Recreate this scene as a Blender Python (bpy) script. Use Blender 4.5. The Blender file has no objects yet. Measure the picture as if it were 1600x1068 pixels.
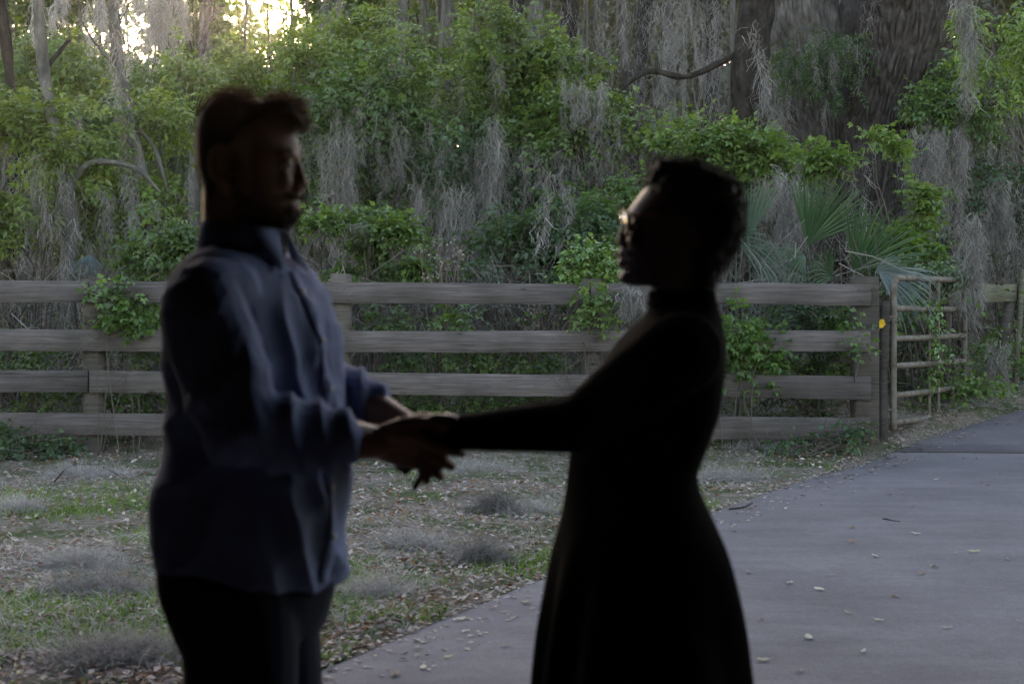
import bpy, bmesh, math
import numpy as np
from mathutils import Vector

scene = bpy.context.scene
COL = scene.collection
R = math.radians
rng = np.random.default_rng(7)

# ------------------------------------------------------------------ camera, sky, sun, exposure
F = 2311.0          # focal length in photo pixels (1600 wide)
HZ = 485.0          # horizon row
HC = 1.36           # camera height
cam_d = bpy.data.cameras.new("camera")
cam = bpy.data.objects.new("camera", cam_d)
COL.objects.link(cam)
cam.location = (0, 0, HC)
cam.rotation_euler = (R(90), 0, 0)
cam_d.sensor_width = 36.0
cam_d.lens = F / 1600 * 36
cam_d.shift_y = -(534 - HZ) / 1600
cam_d.clip_end = 2000
cam_d.clip_start = 0.05
cam_d.dof.use_dof = True
cam_d.dof.focus_distance = 14.5
cam_d.dof.aperture_fstop = 4.6
scene.camera = cam

SUN_EL, SUN_AZ = 11.3, -8.0      # low, behind the wood, to the left of the view axis
world = bpy.data.worlds.new("World")
scene.world = world
world.use_nodes = True
wn = world.node_tree.nodes
wl = world.node_tree.links
wn.clear()
w_out = wn.new("ShaderNodeOutputWorld")
w_bg = wn.new("ShaderNodeBackground")
w_sky = wn.new("ShaderNodeTexSky")
w_sky.sky_type = 'NISHITA'
w_sky.sun_disc = False
w_sky.sun_elevation = R(SUN_EL)
w_sky.sun_rotation = R(SUN_AZ)
w_sky.air_density = 1.0
w_sky.dust_density = 1.4
w_sky.ozone_density = 1.0
wl.new(w_sky.outputs[0], w_bg.inputs[0])
w_bg.inputs[1].default_value = 0.12
wl.new(w_bg.outputs[0], w_out.inputs[0])

sun_d = bpy.data.lights.new("sun", 'SUN')
sun = bpy.data.objects.new("sun", sun_d)
COL.objects.link(sun)
sun_d.energy = 2.0
sun_d.angle = R(0.6)
sun_d.color = (1.0, 0.80, 0.58)
sdir = Vector((math.sin(R(SUN_AZ)) * math.cos(R(SUN_EL)), math.cos(R(SUN_AZ)) * math.cos(R(SUN_EL)), math.sin(R(SUN_EL))))
sun.rotation_euler = (-sdir).to_track_quat('-Z', 'Y').to_euler()
sun.location = (-4, 20, 14)

scene.view_settings.view_transform = 'Standard'
scene.view_settings.look = 'None'
scene.view_settings.gamma = 1
scene.view_settings.use_curve_mapping = False
scene.view_settings.exposure = 2.9
scene.view_settings.use_white_balance = True
scene.view_settings.white_balance_temperature = 7400
scene.view_settings.white_balance_tint = 20
scene.render.engine = 'CYCLES'
scene.cycles.use_denoising = True
scene.cycles.max_bounces = 6
scene.cycles.transparent_max_bounces = 8
scene.cycles.caustics_reflective = False
scene.cycles.caustics_refractive = False
scene.cycles.sample_clamp_indirect = 4.0

# ------------------------------------------------------------------ helpers
def smooth(a, b, x):
    t = np.clip((np.asarray(x, float) - a) / (b - a), 0, 1)
    return t * t * (3 - 2 * t)

def ground(x, y):
    x = np.asarray(x, float); y = np.asarray(y, float)
    t = np.clip(y - 13.0, 0, 6.0)
    return 0.13 * (t - 0.35 * (1 - np.exp(-t / 0.35))) * smooth(0.8, 3.6, x)

def W(px, py, Y):
    """a point at distance Y seen at photo pixel (px, py)"""
    return np.array([(px - 800) / F * Y, Y, HC - (py - HZ) / F * Y])

def on_ground(px, py):
    px = np.asarray(px, float); py = np.asarray(py, float)
    k = (py - HZ) / F
    lo = np.full(np.broadcast(px, py).shape, 1.0); hi = np.full(lo.shape, 80.0)
    for _ in range(40):
        m = (lo + hi) / 2
        below = HC - k * m < ground((px - 800) / F * m, m)
        hi = np.where(below, m, hi); lo = np.where(below, lo, m)
    return (px - 800) / F * lo, lo

_H = rng.random(65536)
def vnoise(p, seed=0):
    p = np.asarray(p, float) + seed * 17.31
    i = np.floor(p).astype(np.int64); f = p - i
    u = f * f * (3 - 2 * f)
    def h(a, b, c):
        return _H[((i[..., 0] + a) * 73856093 ^ (i[..., 1] + b) * 19349663 ^ (i[..., 2] + c) * 83492791) & 65535]
    r = 0
    for a in (0, 1):
        wa = u[..., 0] if a else 1 - u[..., 0]
        for b in (0, 1):
            wb = u[..., 1] if b else 1 - u[..., 1]
            for c in (0, 1):
                wc = u[..., 2] if c else 1 - u[..., 2]
                r = r + wa * wb * wc * h(a, b, c)
    return r

def fbm(p, oct=3, seed=0):
    s = 0; a = 0.5; t = 0
    for k in range(oct):
        s = s + a * vnoise(np.asarray(p) * 2 ** k, seed + k); t += a; a *= 0.5
    return s / t

def nrm(v):
    return v / np.maximum(np.linalg.norm(v, axis=-1, keepdims=True), 1e-9)

def make_mesh(name, V, faces, mat=None, tint=None, smooth_shade=False):
    """faces: list of int arrays (n,3) / (n,4)"""
    V = np.asarray(V, np.float32).reshape(-1, 3)
    me = bpy.data.meshes.new(name)
    me.vertices.add(len(V)); me.vertices.foreach_set("co", V.ravel())
    fs = [np.asarray(f, np.int32) for f in faces if len(f)]
    idx = np.concatenate([f.ravel() for f in fs])
    tot = np.concatenate([np.full(len(f), f.shape[1], np.int32) for f in fs])
    st = np.concatenate([[0], np.cumsum(tot)[:-1]]).astype(np.int32)
    me.loops.add(len(idx)); me.loops.foreach_set("vertex_index", idx)
    me.polygons.add(len(tot)); me.polygons.foreach_set("loop_start", st); me.polygons.foreach_set("loop_total", tot)
    if smooth_shade:
        me.polygons.foreach_set("use_smooth", np.ones(len(tot), bool))
    if tint is not None:
        a = me.color_attributes.new("tint", 'FLOAT_COLOR', 'POINT')
        c = np.ones((len(V), 4), np.float32); c[:, :3] = tint
        a.data.foreach_set("color", c.ravel())
    if mat: me.materials.append(mat)
    me.update(calc_edges=True); me.validate()
    return me

def link(name, me, parent=None, loc=None):
    o = bpy.data.objects.new(name, me)
    COL.objects.link(o)
    if parent is not None: o.parent = parent
    if loc is not None: o.location = loc
    return o

def tag(o, label=None, cat=None, group=None, kind=None):
    if label: o["label"] = label
    if cat: o["category"] = cat
    if group: o["group"] = group
    if kind: o["kind"] = kind
    return o

def thing(name, label, cat, loc, group=None):
    o = bpy.data.objects.new(name, None); COL.objects.link(o)
    o.location = loc; o.empty_display_size = 0.2
    return tag(o, label, cat, group)

class Acc:
    """collects geometry in world space; build() makes ONE mesh relative to an origin"""
    def __init__(s): s.V = []; s.F = []; s.T = []; s.n = 0
    def add(s, V, faces, tint=None):
        V = np.asarray(V, float).reshape(-1, 3)
        s.V.append(V)
        for f in faces:
            if len(f): s.F.append(np.asarray(f) + s.n)
        t = np.ones((len(V), 3)) if tint is None else np.broadcast_to(np.asarray(tint, float), (len(V), 3))
        s.T.append(t); s.n += len(V)
    def build(s, name, mat, parent=None, origin=(0, 0, 0), shade=False):
        if not s.n: return None
        V = np.concatenate(s.V) - np.asarray(origin, float)
        f3 = [f for f in s.F if f.shape[1] == 3]; f4 = [f for f in s.F if f.shape[1] == 4]
        fs = ([np.concatenate(f3)] if f3 else []) + ([np.concatenate(f4)] if f4 else [])
        me = make_mesh(name, V, fs, mat, np.concatenate(s.T), shade)
        return link(name, me, parent, None if parent is not None else origin)

def tintmix(n, a, b, jit=0.25, r=None):
    r = rng if r is None else r
    t = r.random((n, 1))
    c = np.array(a) * (1 - t) + np.array(b) * t
    return c * (1 + jit * (r.random((n, 1)) - 0.5) * 2)

def leaves(acc, C, D, N, L, Wd, tint, fold=0.22, droop=0.18):
    n = len(C); D = nrm(D); U = nrm(np.cross(D, N)); N = np.cross(U, D)
    L = np.broadcast_to(np.asarray(L, float), (n,))[:, None]; Wd = np.broadcast_to(np.asarray(Wd, float), (n,))[:, None]
    mid = C + D * L * .5 
    l = C + D * L * .42 + U * Wd * .5 + N * Wd * fold
    r = C + D * L * .42 - U * Wd * .5 + N * Wd * fold
    tip = C + D * L - N * L * droop
    V = np.stack([C, l, mid, r, tip], 1)
    b = np.arange(n)[:, None] * 5
    Fc = np.concatenate([b + [0, 2, 1], b + [0, 3, 2], b + [1, 2, 4], b + [2, 3, 4]])
    acc.add(V, [Fc], np.repeat(np.broadcast_to(tint, (n, 3)), 5, 0))

def sprays(acc, C, A, pairs, slen, L, Wd, tint, stem=None, r=None):
    """pinnate sprays: leaflets along a drooping stalk"""
    r = rng if r is None else r
    M = len(C); A = nrm(A)
    up = np.array([0, 0, 1.0]) + r.normal(0, .35, (M, 3))
    S = nrm(np.cross(A, up)); N = np.cross(S, A)
    slen = np.broadcast_to(np.asarray(slen, float), (M,))
    K = pairs * 2 + 1
    tt = np.array([0.25 + 0.7 * (k // 2) / max(pairs - 1, 1) for k in range(K - 1)] + [1.0])
    sg = np.array([1 if k % 2 else -1 for k in range(K - 1)] + [0.0])
    P = C[:, None] + A[:, None] * (tt[None, :, None] * slen[:, None, None]) - N[:, None] * (tt ** 2)[None, :, None] * slen[:, None, None] * .25
    D = A[:, None] * .55 + S[:, None] * sg[None, :, None] - N[:, None] * .25 + r.normal(0, .22, (M, K, 3))
    D[:, -1] += A * .6
    Nn = np.repeat(N[:, None], K, 1) + r.normal(0, .3, (M, K, 3))
    sz = (0.75 + .5 * r.random((M, K)))
    T = np.repeat(tint[:, None], K, 1) * (0.85 + .3 * r.random((M, K, 1)))
    leaves(acc, P.reshape(-1, 3), D.reshape(-1, 3), Nn.reshape(-1, 3), (L * sz).ravel(), (Wd * sz).ravel(), T.reshape(-1, 3))
    if stem is not None:
        ribbons(stem, np.stack([C, C + A * slen[:, None] * .5 - N * slen[:, None] * .06, C + A * slen[:, None] - N * slen[:, None] * .25], 1), 0.006, tint * .8, r=r)

def ribbons(acc, P, wd, tint, taper=0.4, r=None):
    """P (n,s,3) poly lines -> thin strips"""
    r = rng if r is None else r
    n, s, _ = P.shape
    wd = np.broadcast_to(np.asarray(wd, float), (n,))
    d = nrm(P[:, -1] - P[:, 0])
    side = nrm(np.cross(d, nrm(r.normal(0, 1, (n, 3)))))
    k = np.linspace(1, taper, s)
    off = side[:, None] * (wd[:, None] * k[None])[..., None] * .5
    V = np.stack([P - off, P + off], 2).reshape(-1, 3)
    b = (np.arange(n) * s * 2)[:, None, None] + (np.arange(s - 1) * 2)[None, :, None]
    Q = (b + np.array([0, 1, 3, 2])[None, None]).reshape(-1, 4)
    acc.add(V, [Q], np.repeat(np.broadcast_to(tint, (n, 3)), s * 2, 0))

def catmull(P, k):
    P = np.asarray(P, float); n = len(P)
    Q = np.concatenate([[2 * P[0] - P[1]], P, [2 * P[-1] - P[-2]]])
    out = []
    for i in range(n - 1):
        a, b, c, d = Q[i:i + 4]
        for t in np.linspace(0, 1, k, endpoint=False):
            out.append(.5 * (2 * b + (c - a) * t + (2 * a - 5 * b + 4 * c - d) * t * t + (3 * b - a - 3 * c + d) * t ** 3))
    out.append(P[-1])
    return np.array(out)

def tube_geo(pts, rad, n=10, sub=4, ref=(0, 0, 1), cap=True, rough=0.0, seed=0):
    """lofted tube; rad: list of r or (r_side, r_other); returns V, faces"""
    rad = np.array([(r, r) if np.isscalar(r) else r for r in rad], float)
    if len(rad) == 1: rad = np.repeat(rad, len(pts), 0)
    X = np.concatenate([np.asarray(pts, float), rad], 1)
    X = catmull(X, sub) if sub > 1 else X
    P = X[:, :3]; rr = np.maximum(X[:, 3:], 1e-4)
    m = len(P)
    T = nrm(np.gradient(P, axis=0))
    ref = np.asarray(ref, float)
    if abs(np.dot(T[0], ref)) > .95: ref = np.array([1.0, 0, 0])
    S = np.zeros_like(P)
    s = nrm(np.cross(T[0], ref))
    for i in range(m):
        s = nrm(s - T[i] * np.dot(s, T[i])); S[i] = s
    B = np.cross(T, S)
    if cap:   # rounded ends
        k = np.array([.97, .78, .45]); q = np.array([.22, .6, .88])
        def end(i, sg):
            r0 = rr[i].mean()
            return [(P[i] + sg * T[i] * r0 * qq, rr[i] * kk, S[i], B[i]) for kk, qq in zip(k, q)]
        e0 = end(0, -1)[::-1]; e1 = end(m - 1, 1)
        P = np.concatenate([[e[0] for e in e0], P, [e[0] for e in e1]])
        rr = np.concatenate([[e[1] for e in e0], rr, [e[1] for e in e1]])
        S = np.concatenate([[e[2] for e in e0], S, [e[2] for e in e1]])
        B = np.concatenate([[e[3] for e in e0], B, [e[3] for e in e1]])
        m = len(P)
    a = np.linspace(0, 2 * np.pi, n, endpoint=False)
    V = P[:, None] + S[:, None] * (np.cos(a)[None, :, None] * rr[:, None, :1]) + B[:, None] * (np.sin(a)[None, :, None] * rr[:, None, 1:])
    if rough:
        d = nrm(V - P[:, None])
        V = V + d * (rough * (fbm(V * np.array([9, 9, 3.]), 2, seed) - .5) * 2)[..., None]
    V = V.reshape(-1, 3)
    i = np.arange(m - 1)[:, None]; j = np.arange(n)[None]
    j2 = (j + 1) % n
    Q = np.stack([i * n + j, i * n + j2, (i + 1) * n + j2, (i + 1) * n + j], -1).reshape(-1, 4)
    c0 = len(V); V = np.concatenate([V, [P[0], P[-1]]])
    jj = np.arange(n); jn = (jj + 1) % n
    T0 = np.stack([np.full(n, c0), jn, jj], -1); T1 = np.stack([np.full(n, c0 + 1), (m - 1) * n + jj, (m - 1) * n + jn], -1)
    return V, [Q, np.concatenate([T0, T1])]

def box_geo(c, h, rot=None, bevel=0.0, jit=0.0):
    """bevelled box: centre, half sizes, 3x3 rotation"""
    bm = bmesh.new()
    bmesh.ops.create_cube(bm, size=2)
    for v in bm.verts: v.co = Vector((v.co.x * h[0], v.co.y * h[1], v.co.z * h[2]))
    if bevel: bmesh.ops.bevel(bm, geom=bm.edges[:], offset=bevel, segments=1, affect='EDGES')
    bm.verts.index_update()
    V = np.array([v.co[:] for v in bm.verts]); q = []; t = []
    for f in bm.faces:
        ids = [v.index for v in f.verts]
        if len(ids) == 4: q.append(ids)
        elif len(ids) == 3: t.append(ids)
    bm.free()
    if jit: V = V + rng.normal(0, jit, V.shape)
    if rot is not None: V = V @ np.asarray(rot).T
    return V + np.asarray(c), [np.array(x) for x in (q, t) if x]

# ------------------------------------------------------------------ materials
def M(name, rough=0.8, spec=0.3):
    m = bpy.data.materials.new(name); m.use_nodes = True
    nt = m.node_tree
    b = nt.nodes["Principled BSDF"]
    b.inputs["Roughness"].default_value = rough
    b.inputs["Specular IOR Level"].default_value = spec
    return m, nt, b

def node(nt, kind, **kw):
    n = nt.nodes.new(kind)
    for k, v in kw.items(): setattr(n, k, v)
    return n

def noise_ramp(nt, scale, stops, detail=5, rough=.6, vec=None, stretch=None, coord='Object', dist=0.0):
    tc = node(nt, "ShaderNodeTexCoord")
    src = tc.outputs[coord]
    if stretch:
        mp = node(nt, "ShaderNodeMapping"); mp.inputs["Scale"].default_value = stretch
        nt.links.new(src, mp.inputs[0]); src = mp.outputs[0]
    t = node(nt, "ShaderNodeTexNoise"); t.inputs["Scale"].default_value = scale
    t.inputs["Detail"].default_value = detail; t.inputs["Roughness"].default_value = rough
    t.inputs["Distortion"].default_value = dist
    nt.links.new(src, t.inputs["Vector"])
    cr = node(nt, "ShaderNodeValToRGB")
    e = cr.color_ramp.elements
    e[0].position, e[0].color = stops[0][0], (*stops[0][1], 1)
    e[1].position, e[1].color = stops[-1][0], (*stops[-1][1], 1)
    for p, c in stops[1:-1]:
        k = e.new(p); k.color = (*c, 1)
    nt.links.new(t.outputs["Fac"], cr.inputs[0])
    return t, cr

def bump(nt, b, src, strength, dist=0.01, prev=None):
    n = node(nt, "ShaderNodeBump"); n.inputs["Strength"].default_value = strength; n.inputs["Distance"].default_value = dist
    nt.links.new(src, n.inputs["Height"])
    if prev is not None: nt.links.new(prev.outputs[0], n.inputs["Normal"])
    nt.links.new(n.outputs[0], b.inputs["Normal"])
    return n

def mixc(nt, a, b, fac, mode='MIX'):
    n = node(nt, "ShaderNodeMix", data_type='RGBA', blend_type=mode)
    if isinstance(fac, float): n.inputs[0].default_value = fac
    else: nt.links.new(fac, n.inputs[0])
    for s, k in ((a, 6), (b, 7)):
        if isinstance(s, tuple): n.inputs[k].default_value = (*s, 1)
        else: nt.links.new(s, n.inputs[k])
    return n.outputs[2]

def tint_mat(name, rough=.55, spec=.35, trans=0.0, grain=0.0, through=(1, 1, 1)):
    m, nt, b = M(name, rough, spec)
    a = node(nt, "ShaderNodeVertexColor", layer_name="tint")
    col = a.outputs[0]
    if grain:
        t, cr = noise_ramp(nt, grain, [(.3, (.7, .7, .7)), (.7, (1.2, 1.2, 1.2))])
        col = mixc(nt, col, cr.outputs[0], 1.0, 'MULTIPLY')
    nt.links.new(col, b.inputs["Base Color"])
    if trans:
        tr = node(nt, "ShaderNodeBsdfTranslucent")
        tc = mixc(nt, col, through, 1.0, 'MULTIPLY')
        nt.links.new(tc, tr.inputs[0])
        mx = node(nt, "ShaderNodeMixShader"); mx.inputs[0].default_value = trans
        nt.links.new(b.outputs[0], mx.inputs[1]); nt.links.new(tr.outputs[0], mx.inputs[2])
        nt.links.new(mx.outputs[0], nt.nodes["Material Output"].inputs[0])
    return m

leaf_mat = tint_mat("leaf", .38, .55, .40, through=(1.6, 1.7, .6))
gloss_leaf_mat = tint_mat("glossy_leaf", .24, .7, .2, through=(1.5, 1.6, .6))
palm_mat = tint_mat("palm_leaf", .34, .55, .25, through=(1.4, 1.6, .7))
moss_mat = tint_mat("spanish_moss", .9, .1, .3)
backlit_moss_mat = tint_mat("backlit_moss", .9, .1, .55)
twig_mat = tint_mat("twig", .9, .15)
litter_mat = tint_mat("dead_leaf", .65, .3, .12)
grass_mat = tint_mat("grass_blade", .5, .3, .3, through=(1.4, 1.6, .6))

def bark_mat(name, c0, c1, c2, sc=5.0, bs=.8):
    m, nt, b = M(name, .92, .12)
    t, cr = noise_ramp(nt, sc, [(.3, c0), (.52, c1), (.72, c2)], 8, .65, stretch=(1.8, 1.8, .8))
    t2, cr2 = noise_ramp(nt, 1.2, [(.4, (.75, .75, .72)), (.65, (1.15, 1.15, 1.1))], 4)
    nt.links.new(mixc(nt, cr.outputs[0], cr2.outputs[0], 1.0, 'MULTIPLY'), b.inputs["Base Color"])
    bump(nt, b, t.outputs["Fac"], bs, .05)
    return m
oak_bark = bark_mat("oak_bark", (.024, .019, .017), (.052, .043, .039), (.092, .079, .073), 9, .12)
grey_oak_bark = bark_mat("grey_oak_bark", (.05, .043, .040), (.10, .088, .082), (.17, .152, .143), 6, .4)
dark_bark = bark_mat("dark_bark", (.014, .011, .009), (.035, .029, .025), (.075, .062, .053), 6)
pale_bark = bark_mat("lichen_bark", (.06, .055, .047), (.12, .112, .10), (.23, .22, .20), 5)
# ------------------------------------------------------------------ the setting: ground, driveway, added roof and walls for shade
def ground_material():
    m, nt, b = M("forest_floor", .95, .1)
    t, cr = noise_ramp(nt, 26, [(.30, (.07, .052, .040)), (.48, (.17, .135, .105)), (.62, (.28, .235, .195)), (.78, (.38, .34, .30))], 8, .72)
    t2, cr2 = noise_ramp(nt, 1.7, [(.42, (0, 0, 0)), (.62, (1, 1, 1))], 5, .6)
    t3, cr3 = noise_ramp(nt, 60, [(.35, (.03, .045, .015)), (.7, (.09, .12, .045))], 5)
    c = mixc(nt, cr.outputs[0], cr3.outputs[0], cr2.outputs[0])
    nt.links.new(c, b.inputs["Base Color"])
    bump(nt, b, t.outputs["Fac"], .9, .03)
    return m
# added for sun glow: one closed box of faint haze round the whole place
def haze(density, aniso):
    V, f = box_geo((0, 0, 0), (480, 520, 15.5), None)
    m = bpy.data.materials.new("haze"); m.use_nodes = True; nt = m.node_tree; nt.nodes.clear()
    o = nt.nodes.new("ShaderNodeOutputMaterial"); v = nt.nodes.new("ShaderNodeVolumePrincipled")
    v.inputs["Color"].default_value = (.93, .92, .90, 1); v.inputs["Density"].default_value = density; v.inputs["Anisotropy"].default_value = aniso
    nt.links.new(v.outputs[0], o.inputs["Volume"])
    ob = link("haze", make_mesh("haze", V, f, m), None, (0, 400, 14.0)); tag(ob, kind="stuff")
haze(.0005, .82)
xs = np.concatenate([np.linspace(-400, -14, 24), np.linspace(-13.5, 14, 200), np.linspace(15, 400, 24)])
ys = np.concatenate([np.linspace(-120, -4, 14), np.linspace(-3, 30, 200), np.linspace(32, 900, 24)])

edge_px = np.array([(510, 1050), (680, 978), (853, 905), (1000, 846), (1120, 800), (1260, 751), (1400, 705), (1500, 671), (1600, 640)], float)
ex, ey = on_ground(edge_px[:, 0], edge_px[:, 1])
ey_ = np.concatenate([[-60, -6, 2.6], ey, [17.5, 22.0, 40, 80]])
ex_ = np.concatenate([[-33, -6.3, -2.15], ex, [6.75, 9.9, 23, 52]])
def road_edge(y):
    return np.interp(y, ey_, ex_)

GX, GY = np.meshgrid(xs, ys)
off_road = smooth(0.0, -0.25, GX - road_edge(GY))
bumpn = (fbm(np.stack([GX * 1.3, GY * 1.3, GX * 0], -1), 4, 3) - .5) * .09
behind = smooth(13.6, 15.2, GY) * .08
GZ = ground(GX, GY) + off_road * (bumpn + behind) - .012
nx, ny = len(xs), len(ys)
ii, jj = np.meshgrid(np.arange(nx - 1), np.arange(ny - 1))
q = np.stack([jj * nx + ii, jj * nx + ii + 1, (jj + 1) * nx + ii + 1, (jj + 1) * nx + ii], -1).reshape(-1, 4)
g = link("ground", make_mesh("ground", np.stack([GX, GY, GZ], -1), [q], ground_material(), None, True))
tag(g, kind="structure")

def gz(x, y):
    x = np.asarray(x, float); y = np.asarray(y, float)
    o = smooth(0.0, -0.25, x - road_edge(y))
    return ground(x, y) + o * ((fbm(np.stack([x * 1.3, y * 1.3, x * 0], -1), 4, 3) - .5) * .09 + smooth(13.6, 15.2, y) * .08) - .012

def concrete():
    m, nt, b = M("concrete", .82, .25)
    t, cr = noise_ramp(nt, 1.1, [(.3, (.094, .085, .087)), (.5, (.122, .111, .113)), (.7, (.147, .134, .136))], 7, .62)
    t2, cr2 = noise_ramp(nt, 130, [(.3, (.68, .68, .68)), (.5, (1, 1, 1)), (.72, (1.34, 1.33, 1.32))], 3, .7)
    t3, cr3 = noise_ramp(nt, 2.2, [(.42, (1, 1, 1)), (.62, (.86, .85, .85))], 6, .6, stretch=(.35, 1.8, 1))
    c = mixc(nt, cr.outputs[0], cr2.outputs[0], 1.0, 'MULTIPLY')
    c = mixc(nt, c, cr3.outputs[0], 1.0, 'MULTIPLY')
    t5, cr5 = noise_ramp(nt, 22, [(.3, (.84, .84, .83)), (.7, (1.14, 1.14, 1.15))], 6, .75)
    c = mixc(nt, c, cr5.outputs[0], 1.0, 'MULTIPLY')
    t6, cr6 = noise_ramp(nt, .45, [(.56, (1, 1, 1)), (.68, (.82, .80, .77))], 8, .7)
    c = mixc(nt, c, cr6.outputs[0], 1.0, 'MULTIPLY')
    nt.links.new(c, b.inputs["Base Color"])
    bump(nt, b, t2.outputs["Fac"], .35, .004)
    return m
conc = concrete()
drive = bpy.data.objects.new("driveway", None); COL.objects.link(drive)
tag(drive, kind="structure")
def slab(y0, y1, n, far=False):
    """one poured slab between two joints; the joints run slightly aslant"""
    yy = np.linspace(y0, y1, n); sx = np.concatenate([[0, .03], np.linspace(.25, 9, 22)])
    X = road_edge(yy)[:, None] + sx[None] * (1 + 0 * yy[:, None])
    X = X + (rng.random(n)[:, None] - .5) * .035 * (sx[None] == 0)
    Y = yy[:, None] - .045 * sx[None] * np.ones((n, 1))
    Z = ground(X, Y) + .018
    Z[:, 0] -= .008
    V = np.stack([X, Y, Z], -1).reshape(-1, 3); m = len(sx)
    i, j = np.meshgrid(np.arange(m - 1), np.arange(n - 1))
    Q = np.stack([j * m + i, j * m + i + 1, (j + 1) * m + i + 1, (j + 1) * m + i], -1).reshape(-1, 4)
    # skirt
    ring = np.concatenate([np.arange(m), np.arange(1, n) * m + m - 1, (n - 1) * m + np.arange(m - 2, -1, -1), np.arange(n - 2, 0, -1) * m])
    lo = V[ring].copy(); lo[:, 2] -= .09
    k = len(ring); base = len(V); r2 = np.roll(np.arange(k), -1)
    S = np.stack([ring, base + np.arange(k), base + r2, ring[r2]], -1)
    return link("slab", make_mesh("slab", np.concatenate([V, lo]), [Q, S[:, ::-1]], conc), drive)
slab(-12, 13.60, 70)
slab(13.64, 26.0, 30)
slab(26.04, 60, 20)
# dark filler in the joint between the two visible slabs
mfill, nt, b = M("joint_filler", .9, .1)
t, cr = noise_ramp(nt, 40, [(.3, (.02, .018, .016)), (.7, (.06, .05, .045))]); nt.links.new(cr.outputs[0], b.inputs[0])
sx = np.linspace(.02, 9, 24)
fa = Acc()
for (yj) in (13.62, 26.02):
    xx = road_edge(yj) + sx; yy = yj - .045 * sx
    zz = ground(xx, yy)
    V = np.concatenate([np.stack([xx, yy - .035, zz + .004], -1), np.stack([xx, yy + .035, zz + .004], -1)])
    n = len(sx); i = np.arange(n - 1)
    fa.add(V, [np.stack([i, i + 1, n + i + 1, n + i], -1)])
fa.build("joint_filler", mfill, drive)

# unseen roof and walls added outside the frame to shade the couple
mp, nt, b = M("shade_panel", .85, .2)
t, cr = noise_ramp(nt, 3, [(.3, (.014, .011, .009)), (.7, (.032, .026, .021))], stretch=(.3, 3, 3)); nt.links.new(cr.outputs[0], b.inputs[0])
def struct_box(name, c, h, mat):
    V, f = box_geo((0, 0, 0), h, None, .01)
    o = link(name, make_mesh(name, V, f, mat), None, c); tag(o, kind="structure"); return o
struct_box("shade_roof", (0.07, -.9, 2.78), (2.78, 5.0, .09), mp)
struct_box("shade_wall", (0.05, -6.0, 1.36), (2.55, .12, 1.33), mp)
struct_box("shade_wall", (2.70, -1.20, 1.36), (.10, 4.65, 1.33), mp)
struct_box("shade_wall", (-2.55, -.5, 1.36), (.12, 5.35, 1.33), mp)

# ------------------------------------------------------------------ fences and gate
def wood(name, c0, c1, c2, seed=0.0):
    m, nt, b = M(name, .88, .15)
    oi = node(nt, "ShaderNodeObjectInfo")
    tc = node(nt, "ShaderNodeTexCoord")
    ad = node(nt, "ShaderNodeVectorMath", operation='ADD')
    sc_ = node(nt, "ShaderNodeVectorMath", operation='SCALE'); sc_.inputs[3].default_value = 37
    cb = node(nt, "ShaderNodeCombineXYZ"); nt.links.new(oi.outputs["Random"], cb.inputs[0]); nt.links.new(oi.outputs["Random"], cb.inputs[2])
    nt.links.new(cb.outputs[0], sc_.inputs[0]); nt.links.new(tc.outputs["Object"], ad.inputs[0]); nt.links.new(sc_.outputs[0], ad.inputs[1])
    mpn = node(nt, "ShaderNodeMapping"); mpn.inputs["Scale"].default_value = (.55, 4, 22)
    nt.links.new(ad.outputs[0], mpn.inputs[0])
    t = node(nt, "ShaderNodeTexNoise"); t.inputs["Scale"].default_value = 3.2; t.inputs["Detail"].default_value = 9; t.inputs["Roughness"].default_value = .7; t.inputs["Distortion"].default_value = .9
    nt.links.new(mpn.outputs[0], t.inputs[0])
    cr = node(nt, "ShaderNodeValToRGB"); e = cr.color_ramp.elements
    e[0].position, e[0].color = .30, (*c0, 1); e[1].position, e[1].color = .72, (*c2, 1); k = e.new(.5); k.color = (*c1, 1)
    nt.links.new(t.outputs["Fac"], cr.inputs[0])
    # knots
    vo = node(nt, "ShaderNodeTexVoronoi"); vo.inputs["Scale"].default_value = 1.6
    mp2 = node(nt, "ShaderNodeMapping"); mp2.inputs["Scale"].default_value = (1.1, 1, 3.2)
    nt.links.new(ad.outputs[0], mp2.inputs[0]); nt.links.new(mp2.outputs[0], vo.inputs["Vector"])
    kr = node(nt, "ShaderNodeValToRGB"); ke = kr.color_ramp.elements
    ke[0].position, ke[0].color = .035, (.35, .32, .3, 1); ke[1].position, ke[1].color = .085, (1, 1, 1, 1)
    nt.links.new(vo.outputs["Distance"], kr.inputs[0])
    # weather patches
    t4 = node(nt, "ShaderNodeTexNoise"); t4.inputs["Scale"].default_value = 2.3; t4.inputs["Detail"].default_value = 5
    nt.links.new(ad.outputs[0], t4.inputs[0])
    c4 = node(nt, "ShaderNodeValToRGB"); x = c4.color_ramp.elements
    x[0].position, x[0].color = .35, (.72, .73, .70, 1); x[1].position, x[1].color = .62, (1.1, 1.08, 1.08, 1)
    nt.links.new(t4.outputs["Fac"], c4.inputs[0])
    c = mixc(nt, cr.outputs[0], kr.outputs[0], 1.0, 'MULTIPLY'); c = mixc(nt, c, c4.outputs[0], 1.0, 'MULTIPLY')
    hv = node(nt, "ShaderNodeHueSaturation"); mr = node(nt, "ShaderNodeMapRange"); mr.inputs[3].default_value = .72; mr.inputs[4].default_value = 1.22
    nt.links.new(oi.outputs["Random"], mr.inputs[0]); nt.links.new(mr.outputs[0], hv.inputs["Value"]); nt.links.new(c, hv.inputs["Color"]); c = hv.outputs[0]
    nt.links.new(c, b.inputs["Base Color"])
    bump(nt, b, t.outputs["Fac"], .7, .012)
    return m
board_wood = wood("weathered_board", (.046, .038, .036), (.113, .096, .090), (.182, .160, .152))
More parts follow.
